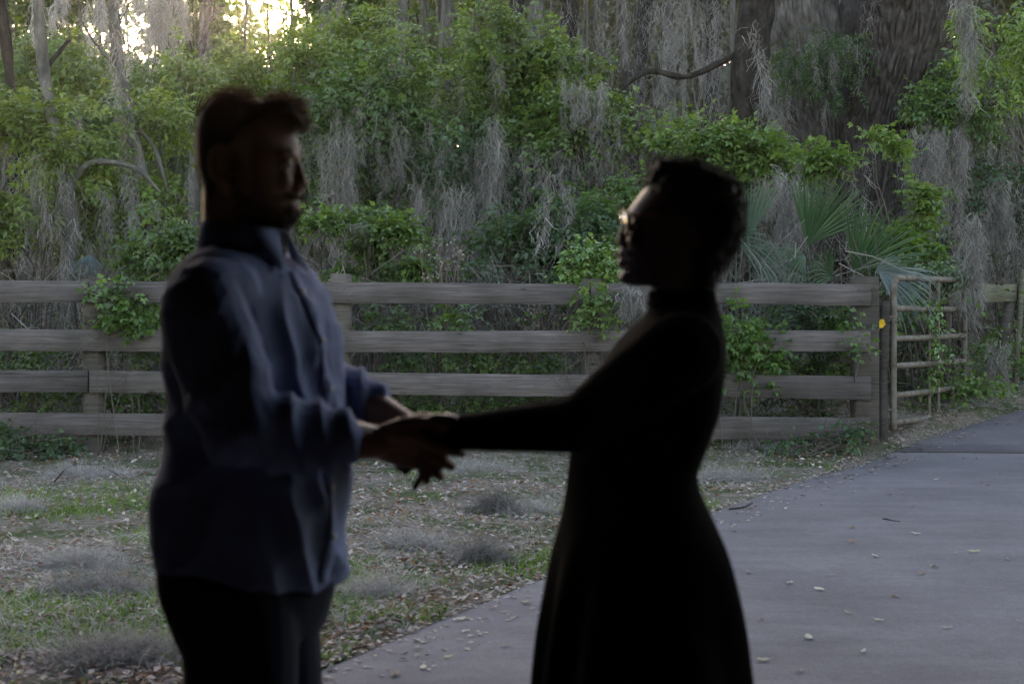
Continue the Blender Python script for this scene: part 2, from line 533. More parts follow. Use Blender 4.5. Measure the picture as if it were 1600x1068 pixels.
post_wood = wood("weathered_post", (.045, .038, .031), (.10, .087, .073), (.16, .142, .122))
mossy_wood = wood("mossy_board", (.05, .048, .035), (.12, .115, .08), (.20, .19, .14))
old_wood = wood("dark_post", (.03, .026, .022), (.07, .06, .052), (.12, .105, .09))
nail_m, nt, b = M("nail", .6, .4); b.inputs["Base Color"].default_value = (.03, .025, .02, 1)

YF = 14.0
fence = thing("board_fence", "long weathered grey fence of four horizontal boards behind the couple", "fence", (*W(800, 0, YF)[:2], 0.0))
FO = np.array(fence.location)
def plank(px0, y0t, y0b, px1, y1t, y1b, Y=YF, th=.019, parent=fence, O=FO, mat=board_wood, name="board", Y1=None, bow=.006):
    """a board between two pixel ends, nailed on the near side of the posts"""
    n = 9; Y1 = Y if Y1 is None else Y1
    V = []
    for i in range(n):
        t = i / (n - 1)
        Yt = Y + (Y1 - Y) * t
        top = W(px0 + (px1 - px0) * t, y0t + (y1t - y0t) * t, Yt); bot = W(px0 + (px1 - px0) * t, y0b + (y1b - y0b) * t, Yt)
        w = bow * (math.sin(t * 3.1 + px0) + .5 * math.sin(t * 8 + px1)); top[2] += w + rng.normal(0, .0012); bot[2] += w + rng.normal(0, .0012)
        yb = bow * math.sin(t * 5 + px1)
        e = .005
        for p, dy, dz in ((top, -th + e, 0), (top, th, 0), (bot, th, 0), (bot, -th + e, 0), (bot, -th, e), (top, -th, -e)):
            V.append(p + np.array([0, dy + yb, dz]))
    V = np.array(V); Q = []
    for i in range(n - 1):
        for k in range(6): Q.append((i * 6 + k, i * 6 + (k + 1) % 6, (i + 1) * 6 + (k + 1) % 6, (i + 1) * 6 + k))
    Q += [(0, 3, 2, 1), (0, 5, 4, 3)]
    b0 = (n - 1) * 6
    Q += [(b0, b0 + 1, b0 + 2, b0 + 3), (b0, b0 + 3, b0 + 4, b0 + 5)]
    # mesh centred on the board so that the grain follows it
    c = V.mean(0)
    me = make_mesh(name, V - c, [np.array(Q)[:, ::-1]], mat)
    o = link(name, me, parent, c - O)
    return o
rows = [((434, 470), (438.5, 472), (443, 475.5), (442, 474.5), (444, 478)),
        ((512, 546), (514, 547), (516.5, 550), (516, 550), (517, 550)),
        ((576, 610), (578, 612), (582, 616), (584, 618), (588, 625)),
        ((641, 676), (644, 679), (648.5, 682), (649, 683), (653, 689))]
posts_px = [-250, 147, 532, 924, 1353]
def row_at(r, px):
    k = [0, 147, 532, 924, 1360]
    return np.interp(px, k, [a[0] for a in rows[r]]), np.interp(px, k, [a[1] for a in rows[r]])
for r in range(4):
    joints = [-640, 139, 922, 1362] if r % 2 == 0 else [-250, 532, 1361]
    for a, b_ in zip(joints[:-1], joints[1:]):
        a2, b2 = a + 1.2, b_ - 1.2
        d = (1.5 if (a, r) in ((139, 0), (139, 2)) else 0)
        t0, t1 = row_at(r, a2); s0, s1 = row_at(r, b2)
        plank(a2, t0 + d, t1 + d, b2, s0, s1)
        na = Acc()
    # nail heads
na = Acc()
for r in range(4):
    for p in posts_px[1:]:
        for dx in (-9, 9):
            t0, t1 = row_at(r, p + dx)
            for f in (.25, .75):
                c = W(p + dx + rng.normal(0, 1.5), t0 + (t1 - t0) * f, YF - .024)
                V, fc = tube_geo([c, c + [0, .012, 0]], [.006], 6, 1, cap=False)
                na.add(V - FO, fc)
n_ = na.build("nail_heads", nail_m, fence); n_["kind"] = "stuff"
def post(px, top_py, r, Y, mat, parent, O, lean=0.0, square=False, depth=.3, name="post"):
    top = W(px, top_py, Y); zb = float(gz(top[0], Y)) - depth
    if square:
        h = (top[2] - zb) / 2
        V, fc = box_geo((0, 0, 0), (r, r, h), None, .012, .002)
        c = np.array([top[0], Y, zb + h])
        V[:, 0] += lean * (V[:, 2] / h) 
    else:
        k = 7
        P = [(lean * (i / (k - 1) - .5) * 2 + rng.normal(0, .004), rng.normal(0, .004), zb + (top[2] - zb) * i / (k - 1)) for i in range(k)]
        P = np.array(P); P[:, 0] += top[0]; P[:, 1] += Y
        V, fc = tube_geo(P, [r * (1 + rng.normal(0, .02)) for _ in range(k)], 14, 3, cap=False, rough=.012, seed=int(px))
        c = P.mean(0); V = V - c
        # uneven sawn top
    return link(name, make_mesh(name, V, fc, mat, None, not square), parent, c - O)
YP = YF + .13
for px, tp in ((-250, 432), (147, 436), (532, 428), (924, 436)):
    post(px, tp, .105, YP, post_wood, fence, FO)
post(1351, 432, .115, YP + .01, post_wood, fence, FO, square=True)
# the thin post strip beside it
post(1380, 470, .045, YF + .10, old_wood, fence, FO, lean=.02)

gate = thing("tube_gate", "rusty tubular metal gate with rounded corners at the fence end", "gate", (*W(1394, 0, 14.15)[:2], 0.1))
GO = np.array(gate.location)
gm, nt, b = M("rusty_tube", .7, .35)
t, cr = noise_ramp(nt, 9, [(.32, (.045, .034, .025)), (.48, (.11, .085, .065)), (.6, (.145, .132, .105)), (.75, (.09, .093, .068))], 7, .7, stretch=(1, 1, 1))
nt.links.new(cr.outputs[0], b.inputs[0]); bump(nt, b, t.outputs["Fac"], .4, .006)
def gp(s, l, r_):
    """point on the gate: s 0..1 along it, photo rows at left and right end"""
    Y = 14.15 + (16.05 - 14.15) * s
    xl = W(1396, 0, 14.15)[0]; xr = W(1507, 0, 16.05)[0]
    zl = W(0, l, 14.15)[2]; zr = W(0, r_, 16.05)[2]
    return np.array([xl + (xr - xl) * s, Y, zl + (zr - zl) * s])
def gtube(name, P, r, n=8, sub=4, mat=None):
    V, fc = tube_geo(np.array(P) - GO, [r], n, sub, cap=True)
    return link(name, make_mesh(name, V, fc, mat or gm, None, True), gate)
gtube("gate_frame", [gp(0, 668, 660), gp(0, 560, 560), gp(0, 470, 470), gp(0.006, 446, 446), gp(.03, 437, 438), gp(.08, 434, 437), gp(.5, 434, 438), gp(.92, 434.5, 438), gp(.97, 436, 440), gp(.994, 447, 449), gp(1, 470, 470), gp(1, 560, 560), gp(1, 625, 625)], .031, 10, 4)
for l, r_ in ((481.5, 483), (529, 524), (571.5, 564), (618, 603.5), (660, 645)):
    gtube("gate_rail", [gp(.01, l, r_), gp(.5, l + .6, r_ + .6), gp(.99, l, r_)], .031, 10, 2)
for s in (.47, .60):
    gtube("gate_brace", [gp(s, 436, 439), gp(s, 540, 540), gp(s, 655, 650)], .019, 8, 2)
for z in (495, 640):
    c = gp(-.012, z, z)
    V, fc = tube_geo([c - GO - [.06, 0, 0], c - GO + [.03, .02, 0]], [.014], 8, 1)
    link("hinge", make_mesh("hinge", V, fc, gm, None, True), gate)
# chain loop round the post
ca = Acc()
for k in range(12):
    a = k / 12 * 2 * math.pi
    p = gp(-.02, 500, 500) + np.array([.085 * math.cos(a) - .04, .06 * math.sin(a), .02 * math.sin(2 * a)])
    V, fc = tube_geo([p - [.012, 0, .008], p + [.012, 0, .008]], [.006], 6, 1); ca.add(V - GO, fc)
ca.build("chain", gm, gate)

# second fence beyond the gate
f2 = thing("board_fence", "old mossy top-board fence beyond the gate at right edge", "fence", (*W(1540, 0, 16.8)[:2], .4))
O2 = np.array(f2.location)
plank(1478, 445, 474, 1588, 443, 470, 16.6, .02, f2, O2, mossy_wood, "board", 17.1)
plank(1590, 439, 470, 1760, 436, 466, 17.15, .02, f2, O2, mossy_wood, "board", 18.2)
plank(1372, 446, 474, 1476, 446, 475, 16.3, .02, f2, O2, mossy_wood, "board", 16.58)
plank(1396, 487, 505, 1444, 487, 504, 16.2, .02, f2, O2, mossy_wood, "board", 16.4)
post(1478, 446, .06, 16.72, old_wood, f2, O2, name="post")
post(1566, 455, .07, 17.15, old_wood, f2, O2, lean=.10)
post(1592, 420, .03, 17.05, mossy_wood, f2, O2, lean=.05)
post(1372, 448, .06, 16.45, old_wood, f2, O2)
# yellow leaf caught on the thin post
def single_leaf(name, label, cat, pos, D, N, L, Wd, tint, group=None, curl=.25, mat=None):
    """a modelled leaf: 7 x 3 grid, curled, with a stalk"""
    D = np.asarray(D, float); D /= np.linalg.norm(D); N = np.asarray(N, float); U = np.cross(D, N); U /= np.linalg.norm(U); N = np.cross(U, D)
    V = []; n = 7
    for i in range(n):
        t = i / (n - 1); w = Wd * .5 * (math.sin(math.pi * min(1, t * .93 + .05)) ** .7) * (1 + .15 * math.sin(i * 2.4 + L * 300))
        for k in (-1, 0, 1):
            V.append(D * L * (t - .5) + U * w * k + N * (curl * L * (t - .5) ** 2 + curl * .9 * w * abs(k) + .12 * w * math.sin(i * 1.7 + k)))
    Q = [(i * 3 + k, i * 3 + k + 1, i * 3 + k + 4, i * 3 + k + 3) for i in range(n - 1) for k in (0, 1)]
    b0 = len(V); s0 = V[1]
    V += [s0 + U * .0012, s0 - U * .0012, s0 - D * L * .3 + N * L * .08 - U * .0012, s0 - D * L * .3 + N * L * .08 + U * .0012]
    Q.append((b0, b0 + 1, b0 + 2, b0 + 3))
    me = make_mesh(name, np.array(V), [np.array(Q)], mat or litter_mat, np.array(tint))
    o = link(name, me, None, pos)
    if label: tag(o, label, cat, group)
    return o
single_leaf("yellow_leaf", "bright yellow leaf caught on the thin post beside the gate", "leaf", W(1377, 505, 14.045), (.3, -.1, 1), (0, -1, .1), .085, .075, (.62, .36, .02))
# ------------------------------------------------------------------ people
YC = 2.57
S_ = F / YC
def Q3(px, py, dy=0.0):
    """a point on the couple's own plane (900 photo px to the metre), dy metres behind it"""
    return np.array([(px - 800) / S_, YC + dy, HC - (py - HZ) / S_])

def QW(px, py, dy=0.0):
    return W(px, py, YC + dy)

def ring_geo(rings, th, n=40, sup=2.2, egg=0.0, sub=3, facing=1):
    """horizontal loft; rings: (py, px_a, px_b, halfwidth[, dy]); silhouette x-extents are kept for a body turned by th"""
    X = np.array([(r[0], r[1], r[2], r[3], r[4] if len(r) > 4 else 0.0) for r in rings], float)
    X = X[np.argsort(X[:, 0])]
    k = np.linspace(0, len(X) - 1, (len(X) - 1) * sub + 1)
    X = catmull(X, sub)
    a = np.linspace(0, 2 * np.pi, n, endpoint=False)
    ca, sa = np.cos(a), np.sin(a)
    e = 2 / sup
    ux = np.sign(ca) * np.abs(ca) ** e; uy = np.sign(sa) * np.abs(sa) ** e
    f = np.array([math.cos(th), -math.sin(th)]); s = np.array([math.sin(th), math.cos(th)])
    V = []
    for py, pa0, pb0, w, dy in X:
        pa, pb = min(pa0, pb0), max(pa0, pb0)
        flip = -1 if facing < 0 else 1
        ia, ib = pa, pb
        for _ in range(4):      # settle the ring so that its outline, seen in perspective, is as wide as asked
            hx = abs(ib - ia) / 2 / S_; c = Q3((ia + ib) / 2, py, dy)
            d = math.sqrt(max(hx * hx - (w * math.sin(th)) ** 2, (.35 * hx) ** 2)) / math.cos(th)
            wv = w * (1 - egg * np.clip(ux, 0, 1) ** 2)
            ring = np.stack([c[0] + flip * f[0] * ux * d + s[0] * uy * wv, c[1] + f[1] * ux * d + s[1] * uy * wv, np.full(n, c[2])], -1)
            pp = ring[:, 0] / ring[:, 1] * F + 800
            ia += pa - pp.min(); ib += pb - pp.max()
        V.append(ring)
    m = len(V); V = np.concatenate(V)
    i = np.arange(m - 1)[:, None]; j = np.arange(n)[None]; j2 = (j + 1) % n
    Q = np.stack([i * n + j, (i + 1) * n + j, (i + 1) * n + j2, i * n + j2], -1).reshape(-1, 4)
    c0 = len(V); V = np.concatenate([V, [V[:n].mean(0), V[-n:].mean(0)]])
    jj = np.arange(n); jn = (jj + 1) % n
    return V, [Q, np.stack([np.full(n, c0), jj, jn], -1), np.stack([np.full(n, c0 + 1), (m - 1) * n + jn, (m - 1) * n + jj], -1)]

def ell_geo(c, r, n=16, m=12, rot=None):
    a = np.linspace(0, 2 * np.pi, n, endpoint=False); b = np.linspace(-np.pi / 2, np.pi / 2, m)[1:-1]
    V = [np.stack([np.cos(a) * math.cos(t), np.sin(a) * math.cos(t), np.full(n, math.sin(t))], -1) for t in b]
    V = np.concatenate(V + [np.array([[0, 0, -1.0], [0, 0, 1.0]])]) * np.asarray(r)
    if rot is not None: V = V @ np.asarray(rot).T
    k = m - 2
    i = np.arange(k - 1)[:, None]; j = np.arange(n)[None]; j2 = (j + 1) % n
    Q = np.stack([i * n + j, i * n + j2, (i + 1) * n + j2, (i + 1) * n + j], -1).reshape(-1, 4)
    jj = np.arange(n); jn = (jj + 1) % n
    return V + np.asarray(c), [Q, np.stack([np.full(n, k * n), jn, jj], -1), np.stack([np.full(n, k * n + 1), (k - 1) * n + jj, (k - 1) * n + jn], -1)]

def fuse(name, pieces, voxel, sm, mat, parent, origin, displace=None, label=None, iters=None):
    """several closed forms -> ONE continuous skin"""
    a = Acc()
    for V, f in pieces: a.add(V, f)
    tmp = a.build(name + "_raw", None)
    md = tmp.modifiers.new("remesh", 'REMESH'); md.mode = 'VOXEL'; md.voxel_size = voxel; md.use_smooth_shade = True
    ms = tmp.modifiers.new("smooth", 'SMOOTH'); ms.factor = .5; ms.iterations = sm
    dg = bpy.context.evaluated_depsgraph_get(); dg.update()
    me = bpy.data.meshes.new_from_object(tmp.evaluated_get(dg))
    old = tmp.data; bpy.data.objects.remove(tmp); bpy.data.meshes.remove(old)
    n = len(me.vertices)
    V = np.empty(n * 3, np.float32); me.vertices.foreach_get("co", V); V = V.reshape(-1, 3).astype(float)
    if displace is not None:
        N = np.empty(n * 3, np.float32); me.vertices.foreach_get("normal", N); N = N.reshape(-1, 3)
        V = displace(V, N)
    V = V - np.asarray(origin)
    me.vertices.foreach_set("co", V.astype(np.float32).ravel())
    me.polygons.foreach_set("use_smooth", np.ones(len(me.polygons), bool))
    me.name = name; me.materials.clear(); me.materials.append(mat); me.update()
    return link(name, me, parent)

def skin(name, c, rough=.5):
    m, nt, b = M(name, rough, .4)
    t, cr = noise_ramp(nt, 30, [(.3, tuple(x * .86 for x in c)), (.7, tuple(x * 1.1 for x in c))], 5)
    nt.links.new(cr.outputs[0], b.inputs[0])
    b.inputs["Subsurface Weight"].default_value = .08; b.inputs["Subsurface Radius"].default_value = (.01, .004, .002)
    bump(nt, b, t.outputs["Fac"], .12, .002)
    return m
def cloth(name, c, weave=420, rough=.85, sheen=.2):
    m, nt, b = M(name, rough, .2)
    t, cr = noise_ramp(nt, 9, [(.3, tuple(x * .82 for x in c)), (.7, tuple(x * 1.12 for x in c))], 6)
    t2, cr2 = noise_ramp(nt, weave, [(.3, (.85, .85, .85)), (.7, (1.12, 1.12, 1.12))], 2)
    nt.links.new(mixc(nt, cr.outputs[0], cr2.outputs[0], 1.0, 'MULTIPLY'), b.inputs[0])
    b.inputs["Sheen Weight"].default_value = sheen
    bump(nt, b, t2.outputs["Fac"], .25, .002)
    return m
man_skin = skin("man_skin", (.24, .125, .075))
woman_skin = skin("woman_skin", (.075, .038, .026), .42)
shirt_m = cloth("blue_grey_shirt", (.17, .225, .40), sheen=.0)
jeans_m = cloth("dark_jeans", (.009, .014, .030), 600, .95, 0.0)
dress_m = cloth("black_knit", (.0028, .0026, .003), 260, 1.0, 0.0)
dress_m.node_tree.nodes["Principled BSDF"].inputs["Specular IOR Level"].default_value = .03
hair_m = tint_mat("brown_hair", .5, .3, .30)
coil_m = tint_mat("black_hair", .6, .3, .1)
dark_m, nt, b = M("black_plastic", .3, .5); b.inputs[0].default_value = (.012, .008, .006, 1)
tort_m, nt, b = M("amber_frame", .45, .4); b.inputs[0].default_value = (.16, .05, .012, 1); b.inputs["Transmission Weight"].default_value = .3
glass_m, nt, b = M("lens_glass", .02, .5); b.inputs[0].default_value = (.95, .9, .85, 1); b.inputs["Transmission Weight"].default_value = 1.0; b.inputs["IOR"].default_value = 1.1
shoe_m, nt, b = M("shoe_leather", .5, .4); b.inputs[0].default_value = (.02, .016, .013, 1)
eye_m, nt, b = M("eye_white", .2, .5); b.inputs[0].default_value = (.62, .58, .54, 1)
iris_m, nt, b = M("iris", .15, .5); b.inputs[0].default_value = (.02, .01, .006, 1)
teeth_m, nt, b = M("teeth", .3, .5); b.inputs[0].default_value = (.7, .66, .58, 1)
button_m, nt, b = M("shirt_button", .35, .5); b.inputs[0].default_value = (.45, .44, .42, 1)

def finger(base, tip, bend, r0, r1, n=8):
    """tapered finger with knuckle bend"""
    base = np.asarray(base, float); tip = np.asarray(tip, float); bend = np.asarray(bend, float)
    k1 = base + (tip - base) * .42 + bend; k2 = base + (tip - base) * .74 + bend * .8
    return tube_geo([base, k1, k2, tip], [r0, r0 * 1.04, (r0 + r1) / 2, r1], n, 3)

# ---- the man
TM = R(20)
fm = np.array([math.cos(TM), -math.sin(TM), 0]); sm_ = np.array([math.sin(TM), math.cos(TM), 0])   # forward, his left (away from the camera)
man = thing("person", "man with dark brown quiff and beard in a blue-grey shirt holding the woman's hands", "person", (*Q3(385, 0)[:2], .02))
MO = np.array(man.location)
def m_shirt_rings(g=0):
    return [(388, 335 - g, 432 + g, .095), (398, 305 - g, 462 + g, .135), (412, 283 - g, 482 + g, .165), (440, 262 - g, 502 + g, .195), (490, 251 - g, 524 + g, .21), (540, 252 - g, 535 + g, .205), (600, 258 - g, 538 + g, .20), (650, 262 - g, 540 + g, .195), (690, 257 - g, 541 + g, .19), (730, 248 - g, 542 + g, .192), (770, 239 - g, 542 + g, .195), (820, 237 - g, 541 + g, .2), (875, 238 - g, 538 + g, .2), (930, 240 - g, 534 + g, .2)]
head_m = [(160, 352, 425, .040), (170, 334, 443, .056), (185, 321, 454, .068), (205, 313, 461, .0745), (222, 310, 467, .077), (236, 309, 470, .077), (247, 309.5, 470, .0765), (256, 311, 464, .0755), (270, 314, 463, .073), (285, 318, 464, .071), (298, 323, 464, .068), (308, 329, 465, .065), (318, 337, 463, .061), (327, 347, 463, .058), (336, 360, 462, .052), (345, 376, 458, .044), (353, 392, 448, .030)]
pm = [ring_geo(head_m, 0, 36, 2.15, .30, 3)]
pm.append(tube_geo([Q3(372, 300), Q3(370, 350), Q3(366, 400)], [(.058, .062), (.057, .06), (.066, .066)], 18, 4))
# nose, lips, brow, chin, ear
pm.append(tube_geo([Q3(462, 250), Q3(468, 268), Q3(474, 286)], [(.008, .008), (.0095, .0085), (.0125, .0085)], 10, 4))
pm.append(ell_geo(Q3(472, 290), (.010, .0135, .0075)))
for s in (-1, 1):
    pm.append(ell_geo(Q3(465.5, 291, s * .012), (.009, .008, .008)))
    pm.append(tube_geo([Q3(464, 246, s * .012), Q3(459, 244, s * .030), Q3(446, 247, s * .052)], [.007, .008, .005], 8, 4))
    pm.append(ell_geo(Q3(430, 284, s * .026), (.034, .022, .030)))
    pm.append(ell_geo(Q3(449.5, 256, s * .032), (.0128, .0135, .0085)))
    pm.append(ell_geo(Q3(363, 262, s * .078), (.017, .008, .030)))
    pm.append(tube_geo([Q3(374, 282, s * .079), Q3(352, 286, s * .082), Q3(345, 262, s * .088), Q3(352, 241, s * .088), Q3(368, 239, s * .084), Q3(376, 252, s * .079)], [.007, .007, .006, .006, .006, .005], 8, 4))
pm.append(tube_geo([Q3(458, 308, -.026), Q3(467.5, 306, 0), Q3(458, 308, .026)], [.004, .0068, .004], 8, 4))
pm.append(tube_geo([Q3(457, 324, -.023), Q3(465.5, 326, 0), Q3(457, 324, .023)], [.004, .0066, .004], 8, 4))
# trunk and limbs inside the clothes
body_r = [(r[0], r[1] + 16, r[2] - 16, r[3] - .028) for r in m_shirt_rings()[2:]]
pm.append(ring_geo([(385, 325, 430, .07)] + [(r[0], r[1] + (26 if r[0] > 780 else 0), r[2] - (26 if r[0] > 780 else 0), r[3] - (.03 if r[0] > 780 else 0)) for r in body_r] + [(960, 310, 480, .11)], TM, 32, 2.2, 0, 2))
nS = QW(318, 478, -.175); nE = QW(378, 668, -.245); nW = QW(585, 691, -.10)
fS = QW(440, 478, .174); fE = QW(478, 588, .225); fW = QW(640, 671, .075)
pm.append(tube_geo([nS, (nS + nE) / 2, nE], [.05, .047, .042], 14, 4))
pm.append(tube_geo([nE, nE * .55 + nW * .45, nW], [.042, .043, .0285], 14, 4))
pm.append(tube_geo([fS, (fS + fE) / 2, fE], [.05, .047, .042], 14, 4))
pm.append(tube_geo([fE, fE * .5 + fW * .5, fW], [.042, .042, .028], 14, 4))
hipN = QW(372, 930, -.095); hipF = QW(400, 930, .10)
legsN = [hipN, QW(376, 1100, -.10), QW(384, 1290, -.11), QW(372, 1480, -.12), QW(366, 1640, -.125)]
legsF = [hipF, QW(424, 1100, .10), QW(436, 1290, .11), QW(424, 1480, .12), QW(418, 1640, .125)]
for Lg in (legsN, legsF):
    pm.append(tube_geo(Lg, [.088, .08, .058, .056, .040], 16, 4))
    pm.append(tube_geo([Lg[-1], Lg[-1] + np.array([.02, -.01, -.045]), Lg[-1] + np.array([.15, -.03, -.052])], [.036, .036, .026], 12, 3))
# his near hand under hers, thumb on top
def hand(pieces, wrist, palm_end, across, thumb_tip, tips, bends, knuck, r0=.0096, r1=.0080):
    wrist, palm_end, across = map(lambda v: np.asarray(v, float), (wrist, palm_end, across))
    d = palm_end - wrist; L = np.linalg.norm(d); d = d / L
    up = nrm(np.cross(d, across))
    for k in (-1.5, -.5, .5, 1.5):   # palm made of four rays
        e = palm_end + across * k * .0195 - d * (.004 if abs(k) > 1 else 0)
        pieces.append(tube_geo([wrist + across * k * .010, wrist + d * L * .5 + across * k * .017, e], [.0155, .0150, .0118], 8, 3))
        i = int(k + 1.5)
        pieces.append(finger(e - d * .006, tips[i], bends[i], r0 * (1.0 if i else .98) * (.88 if i == 3 else 1), r1 * (.9 if i == 3 else 1)))
    tb = wrist + d * L * .25 - across * .028
    pieces.append(tube_geo([wrist + d * L * .1 - across * .012, tb, (tb + np.asarray(thumb_tip)) / 2 + np.asarray(knuck), thumb_tip], [.0135, .0135, .0108, .0078], 8, 4))
def man_hand(pieces, wr, end, dy):
    # fingers go under the woman's fingers and curl up on the far side; seen from the camera they hang as four stepped tips
    across = nrm(np.array([.10, .55, -.83]))       # index side up
    tips = [QW(722, 708, dy + .012), QW(706, 729, dy + .004), QW(688, 745, dy - .004), QW(666, 752, dy - .012)]
    bends = [np.array([.004, -.014, -.004])] * 4
    hand(pieces, wr, end, across, QW(694, 664, dy - .014), tips, bends, np.array([-.002, -.006, .012]))
man_hand(pm, nW, QW(660, 704, -.085), -.07)
man_hand(pm, fW + np.array([-.005, 0, -.005]), QW(668, 694, .065), .08)
man_body = fuse("body", pm, .0032, 3, man_skin, man, MO)
# eyes, teeth
for s in (-1, 1):
    V, f = ell_geo(Q3(449.5, 260, s * .032) - MO, (.0118, .0118, .0118)); e = link("eye", make_mesh("eye", V, f, eye_m, None, True), man)
    V, f = ell_geo(Q3(458.6, 260, s * .032) - MO, (.003, .0055, .0055)); link("iris", make_mesh("iris", V, f, iris_m, None, True), e)
V, f = tube_geo([Q3(458, 315.5, -.018) - MO, Q3(464.5, 315.5, 0) - MO, Q3(458, 315.5, .018) - MO], [.0035, .0042, .0035], 8, 4)
link("teeth", make_mesh("teeth", V, f, teeth_m, None, True), man)

# shirt: torso, collar, sleeves; folds pushed into the surface
def folds(V, N):
    px = V[:, 0] * S_ + 800; py = HZ - (V[:, 2] - HC) * S_
    w = fbm(np.stack([px / 60, py / 150, V[:, 1] * 9], -1), 3, 5)
    d = .0045 * (w - .5) * 2
    # vertical pulls on the chest front
    chest = smooth(395, 470, px) * smooth(430, 500, py)
    ph = (px + (py - 600) * -.16 + 26 * fbm(np.stack([px / 90, py / 120, V[:, 1] * 6], -1), 2, 8)) / 30
    d += chest * .011 * (1 - np.abs(np.sin(ph * math.pi * .8))) 
    # drag lines from the armpit and at the elbow
    armz = smooth(.02, -.10, V[:, 1] - YC) * smooth(520, 600, py) * (1 - smooth(735, 760, py))
    u = (px - 400) * .55 + (py - 600) * .85 + 24 * fbm(np.stack([px / 40, py / 40, V[:, 1] * 12], -1), 2, 9)
    d += armz * .010 * (1 - np.abs(np.sin(u / 26)))
    fine = fbm(np.stack([px / 34, py / 34, V[:, 1] * 26], -1), 2, 14); m2 = smooth(.42, .68, vnoise(np.stack([px / 110, py / 110, V[:, 1] * 8], -1), 15))
    u3 = px * .8 + py * .5 + 60 * fine
    d += m2 * .0040 * (1 - np.abs(np.sin(u3 / 15)) ** .6)
    tail = smooth(720, 780, py)
    u2 = (px - 380) * .9 + (py - 800) * .45 + 30 * fbm(np.stack([px / 70, py / 90, V[:, 1] * 6], -1), 2, 11)
    d += tail * .007 * (1 - np.abs(np.sin(u2 / 34)))
    return V + N * d[:, None]
ps = [ring_geo([r for r in m_shirt_rings()], TM, 44, 2.25, 0, 3)]
def slv(P, rad): return tube_geo(P, rad, 18, 5)
ps.append(slv([nS + np.array([.03, .05, .02]), nS, nS * .5 + nE * .5 + np.array([-.004, 0, 0]), nE + np.array([.004, 0, .0])], [.06, .070, .070, .064]))
ps.append(slv([nE + np.array([-.004, 0, .006]), nE * .72 + nW * .28 + np.array([0, 0, -.004]), nE * .5 + nW * .5, nE * .37 + nW * .63], [.064, .058, .048, .043]))
ps.append(slv([fS + np.array([.0, -.05, .02]), fS, fS * .5 + fE * .5, fE], [.062, .074, .068, .058]))
ps.append(slv([fE, fE * .7 + fW * .3, fE * .54 + fW * .46, fE * .45 + fW * .55], [.06, .055, .050, .047]))
# rolled cuffs
c0 = nE * .22 + nW * .78
ps.append(slv([nE * .48 + nW * .52, nE * .36 + nW * .64], [.049, .047]))
ps.append(slv([fE * .56 + fW * .44, fE * .45 + fW * .55], [.054, .052]))
def cut_hem(V, N):
    V = folds(V, N)
    # curved shirt tail: high at the side seam, low in front
    px = V[:, 0] * S_ + 800; py = HZ - (V[:, 2] - HC) * S_
    hem = np.interp(px, [230, 250, 300, 340, 390, 440, 500, 530, 560], [872, 874, 869, 869, 880, 897, 912, 914, 905])
    near = V[:, 1] < YC + .06
    hem = np.where(near, hem, hem - 12 * 0)
    k = np.where(py > 840, np.clip(hem - 840, 1, None) / 90.0, 1)
    py2 = np.where(py > 840, 840 + (py - 840) * k, py)
    V = V.copy(); V[:, 2] = HC - (py2 - HZ) / S_
    return V
shirt = fuse("shirt", ps, .0046, 4, shirt_m, man, MO, cut_hem)
# collar, placket, pocket edge, buttons, cuffs' openings
ca = Acc()
ang = np.linspace(-2.86, 2.86, 46)
V = []
for a in ang:
    for k, (hh, rr) in enumerate(((0, 1.0), (.5, .985), (1.0, .955), (1.0, .925), (.5, .95), (0, .965))):
        cx = 378; rx = 67 * rr - 2 * hh; ry = .083 * rr
        fr = math.cos(a)
        top = 345 + 14 * (.5 + .5 * fr); bot = 395 + 10 * (.5 + .5 * fr)
        V.append(Q3(cx, 0) * [1, 1, 0] + fm * (math.cos(a) * rx / S_) + sm_ * (math.sin(a) * ry) + np.array([0, 0, Q3(0, bot + (top - bot) * hh)[2]]))
V = np.array(V) - MO; m = len(ang); i = np.arange(m - 1)[:, None]; j = np.arange(6)[None]
Qc = np.stack([i * 6 + j, i * 6 + (j + 1) % 6, (i + 1) * 6 + (j + 1) % 6, (i + 1) * 6 + j], -1).reshape(-1, 4)
ca.add(V, [Qc, np.array([[0, 5, 4, 1], [1, 4, 3, 2]]), np.array([[0, 1, 4, 5], [1, 2, 3, 4]]) + (m - 1) * 6])
col = ca.build("collar", shirt_m, man)
# placket as a slim strip following the front of the shirt + buttons
dg = bpy.context.evaluated_depsgraph_get(); dg.update()
def on_front(z, lat=0.0, off=.002):
    o = np.array(Q3(400, 0)) * [1, 1, 0] + sm_ * lat + np.array([0, 0, z]) - MO
    o = o + fm * .6
    ok, loc, nn, _ = shirt.ray_cast(Vector(o), Vector(-fm))
    return (np.array(loc) + fm * off, np.array(nn)) if ok else (None, None)
for s in (-1, 1):     # the two collar points, lying on the chest
    def cp(a, py, r): return Q3(378, 0) * [1, 1, 0] + fm * (math.cos(a) * 67 * r / S_) + sm_ * (s * math.sin(a) * .083 * r) + np.array([0, 0, Q3(0, py)[2]]) - MO
    lo1, _ = on_front(Q3(0, 424)[2], s * .052, .007); lo2, _ = on_front(Q3(0, 404)[2], s * .016, .007)
    if lo1 is None or lo2 is None: continue
    P = [cp(.16, 361, 1.02), cp(.95, 356, 1.03), lo1, lo2]
    V = np.array([*P, *[x + fm * .004 for x in P]])
    link("collar_point", make_mesh("collar_point", V, [np.array([[0, 3, 2, 1], [4, 5, 6, 7], [0, 1, 5, 4], [1, 2, 6, 5], [2, 3, 7, 6], [3, 0, 4, 7]])], shirt_m), man)
pl = []
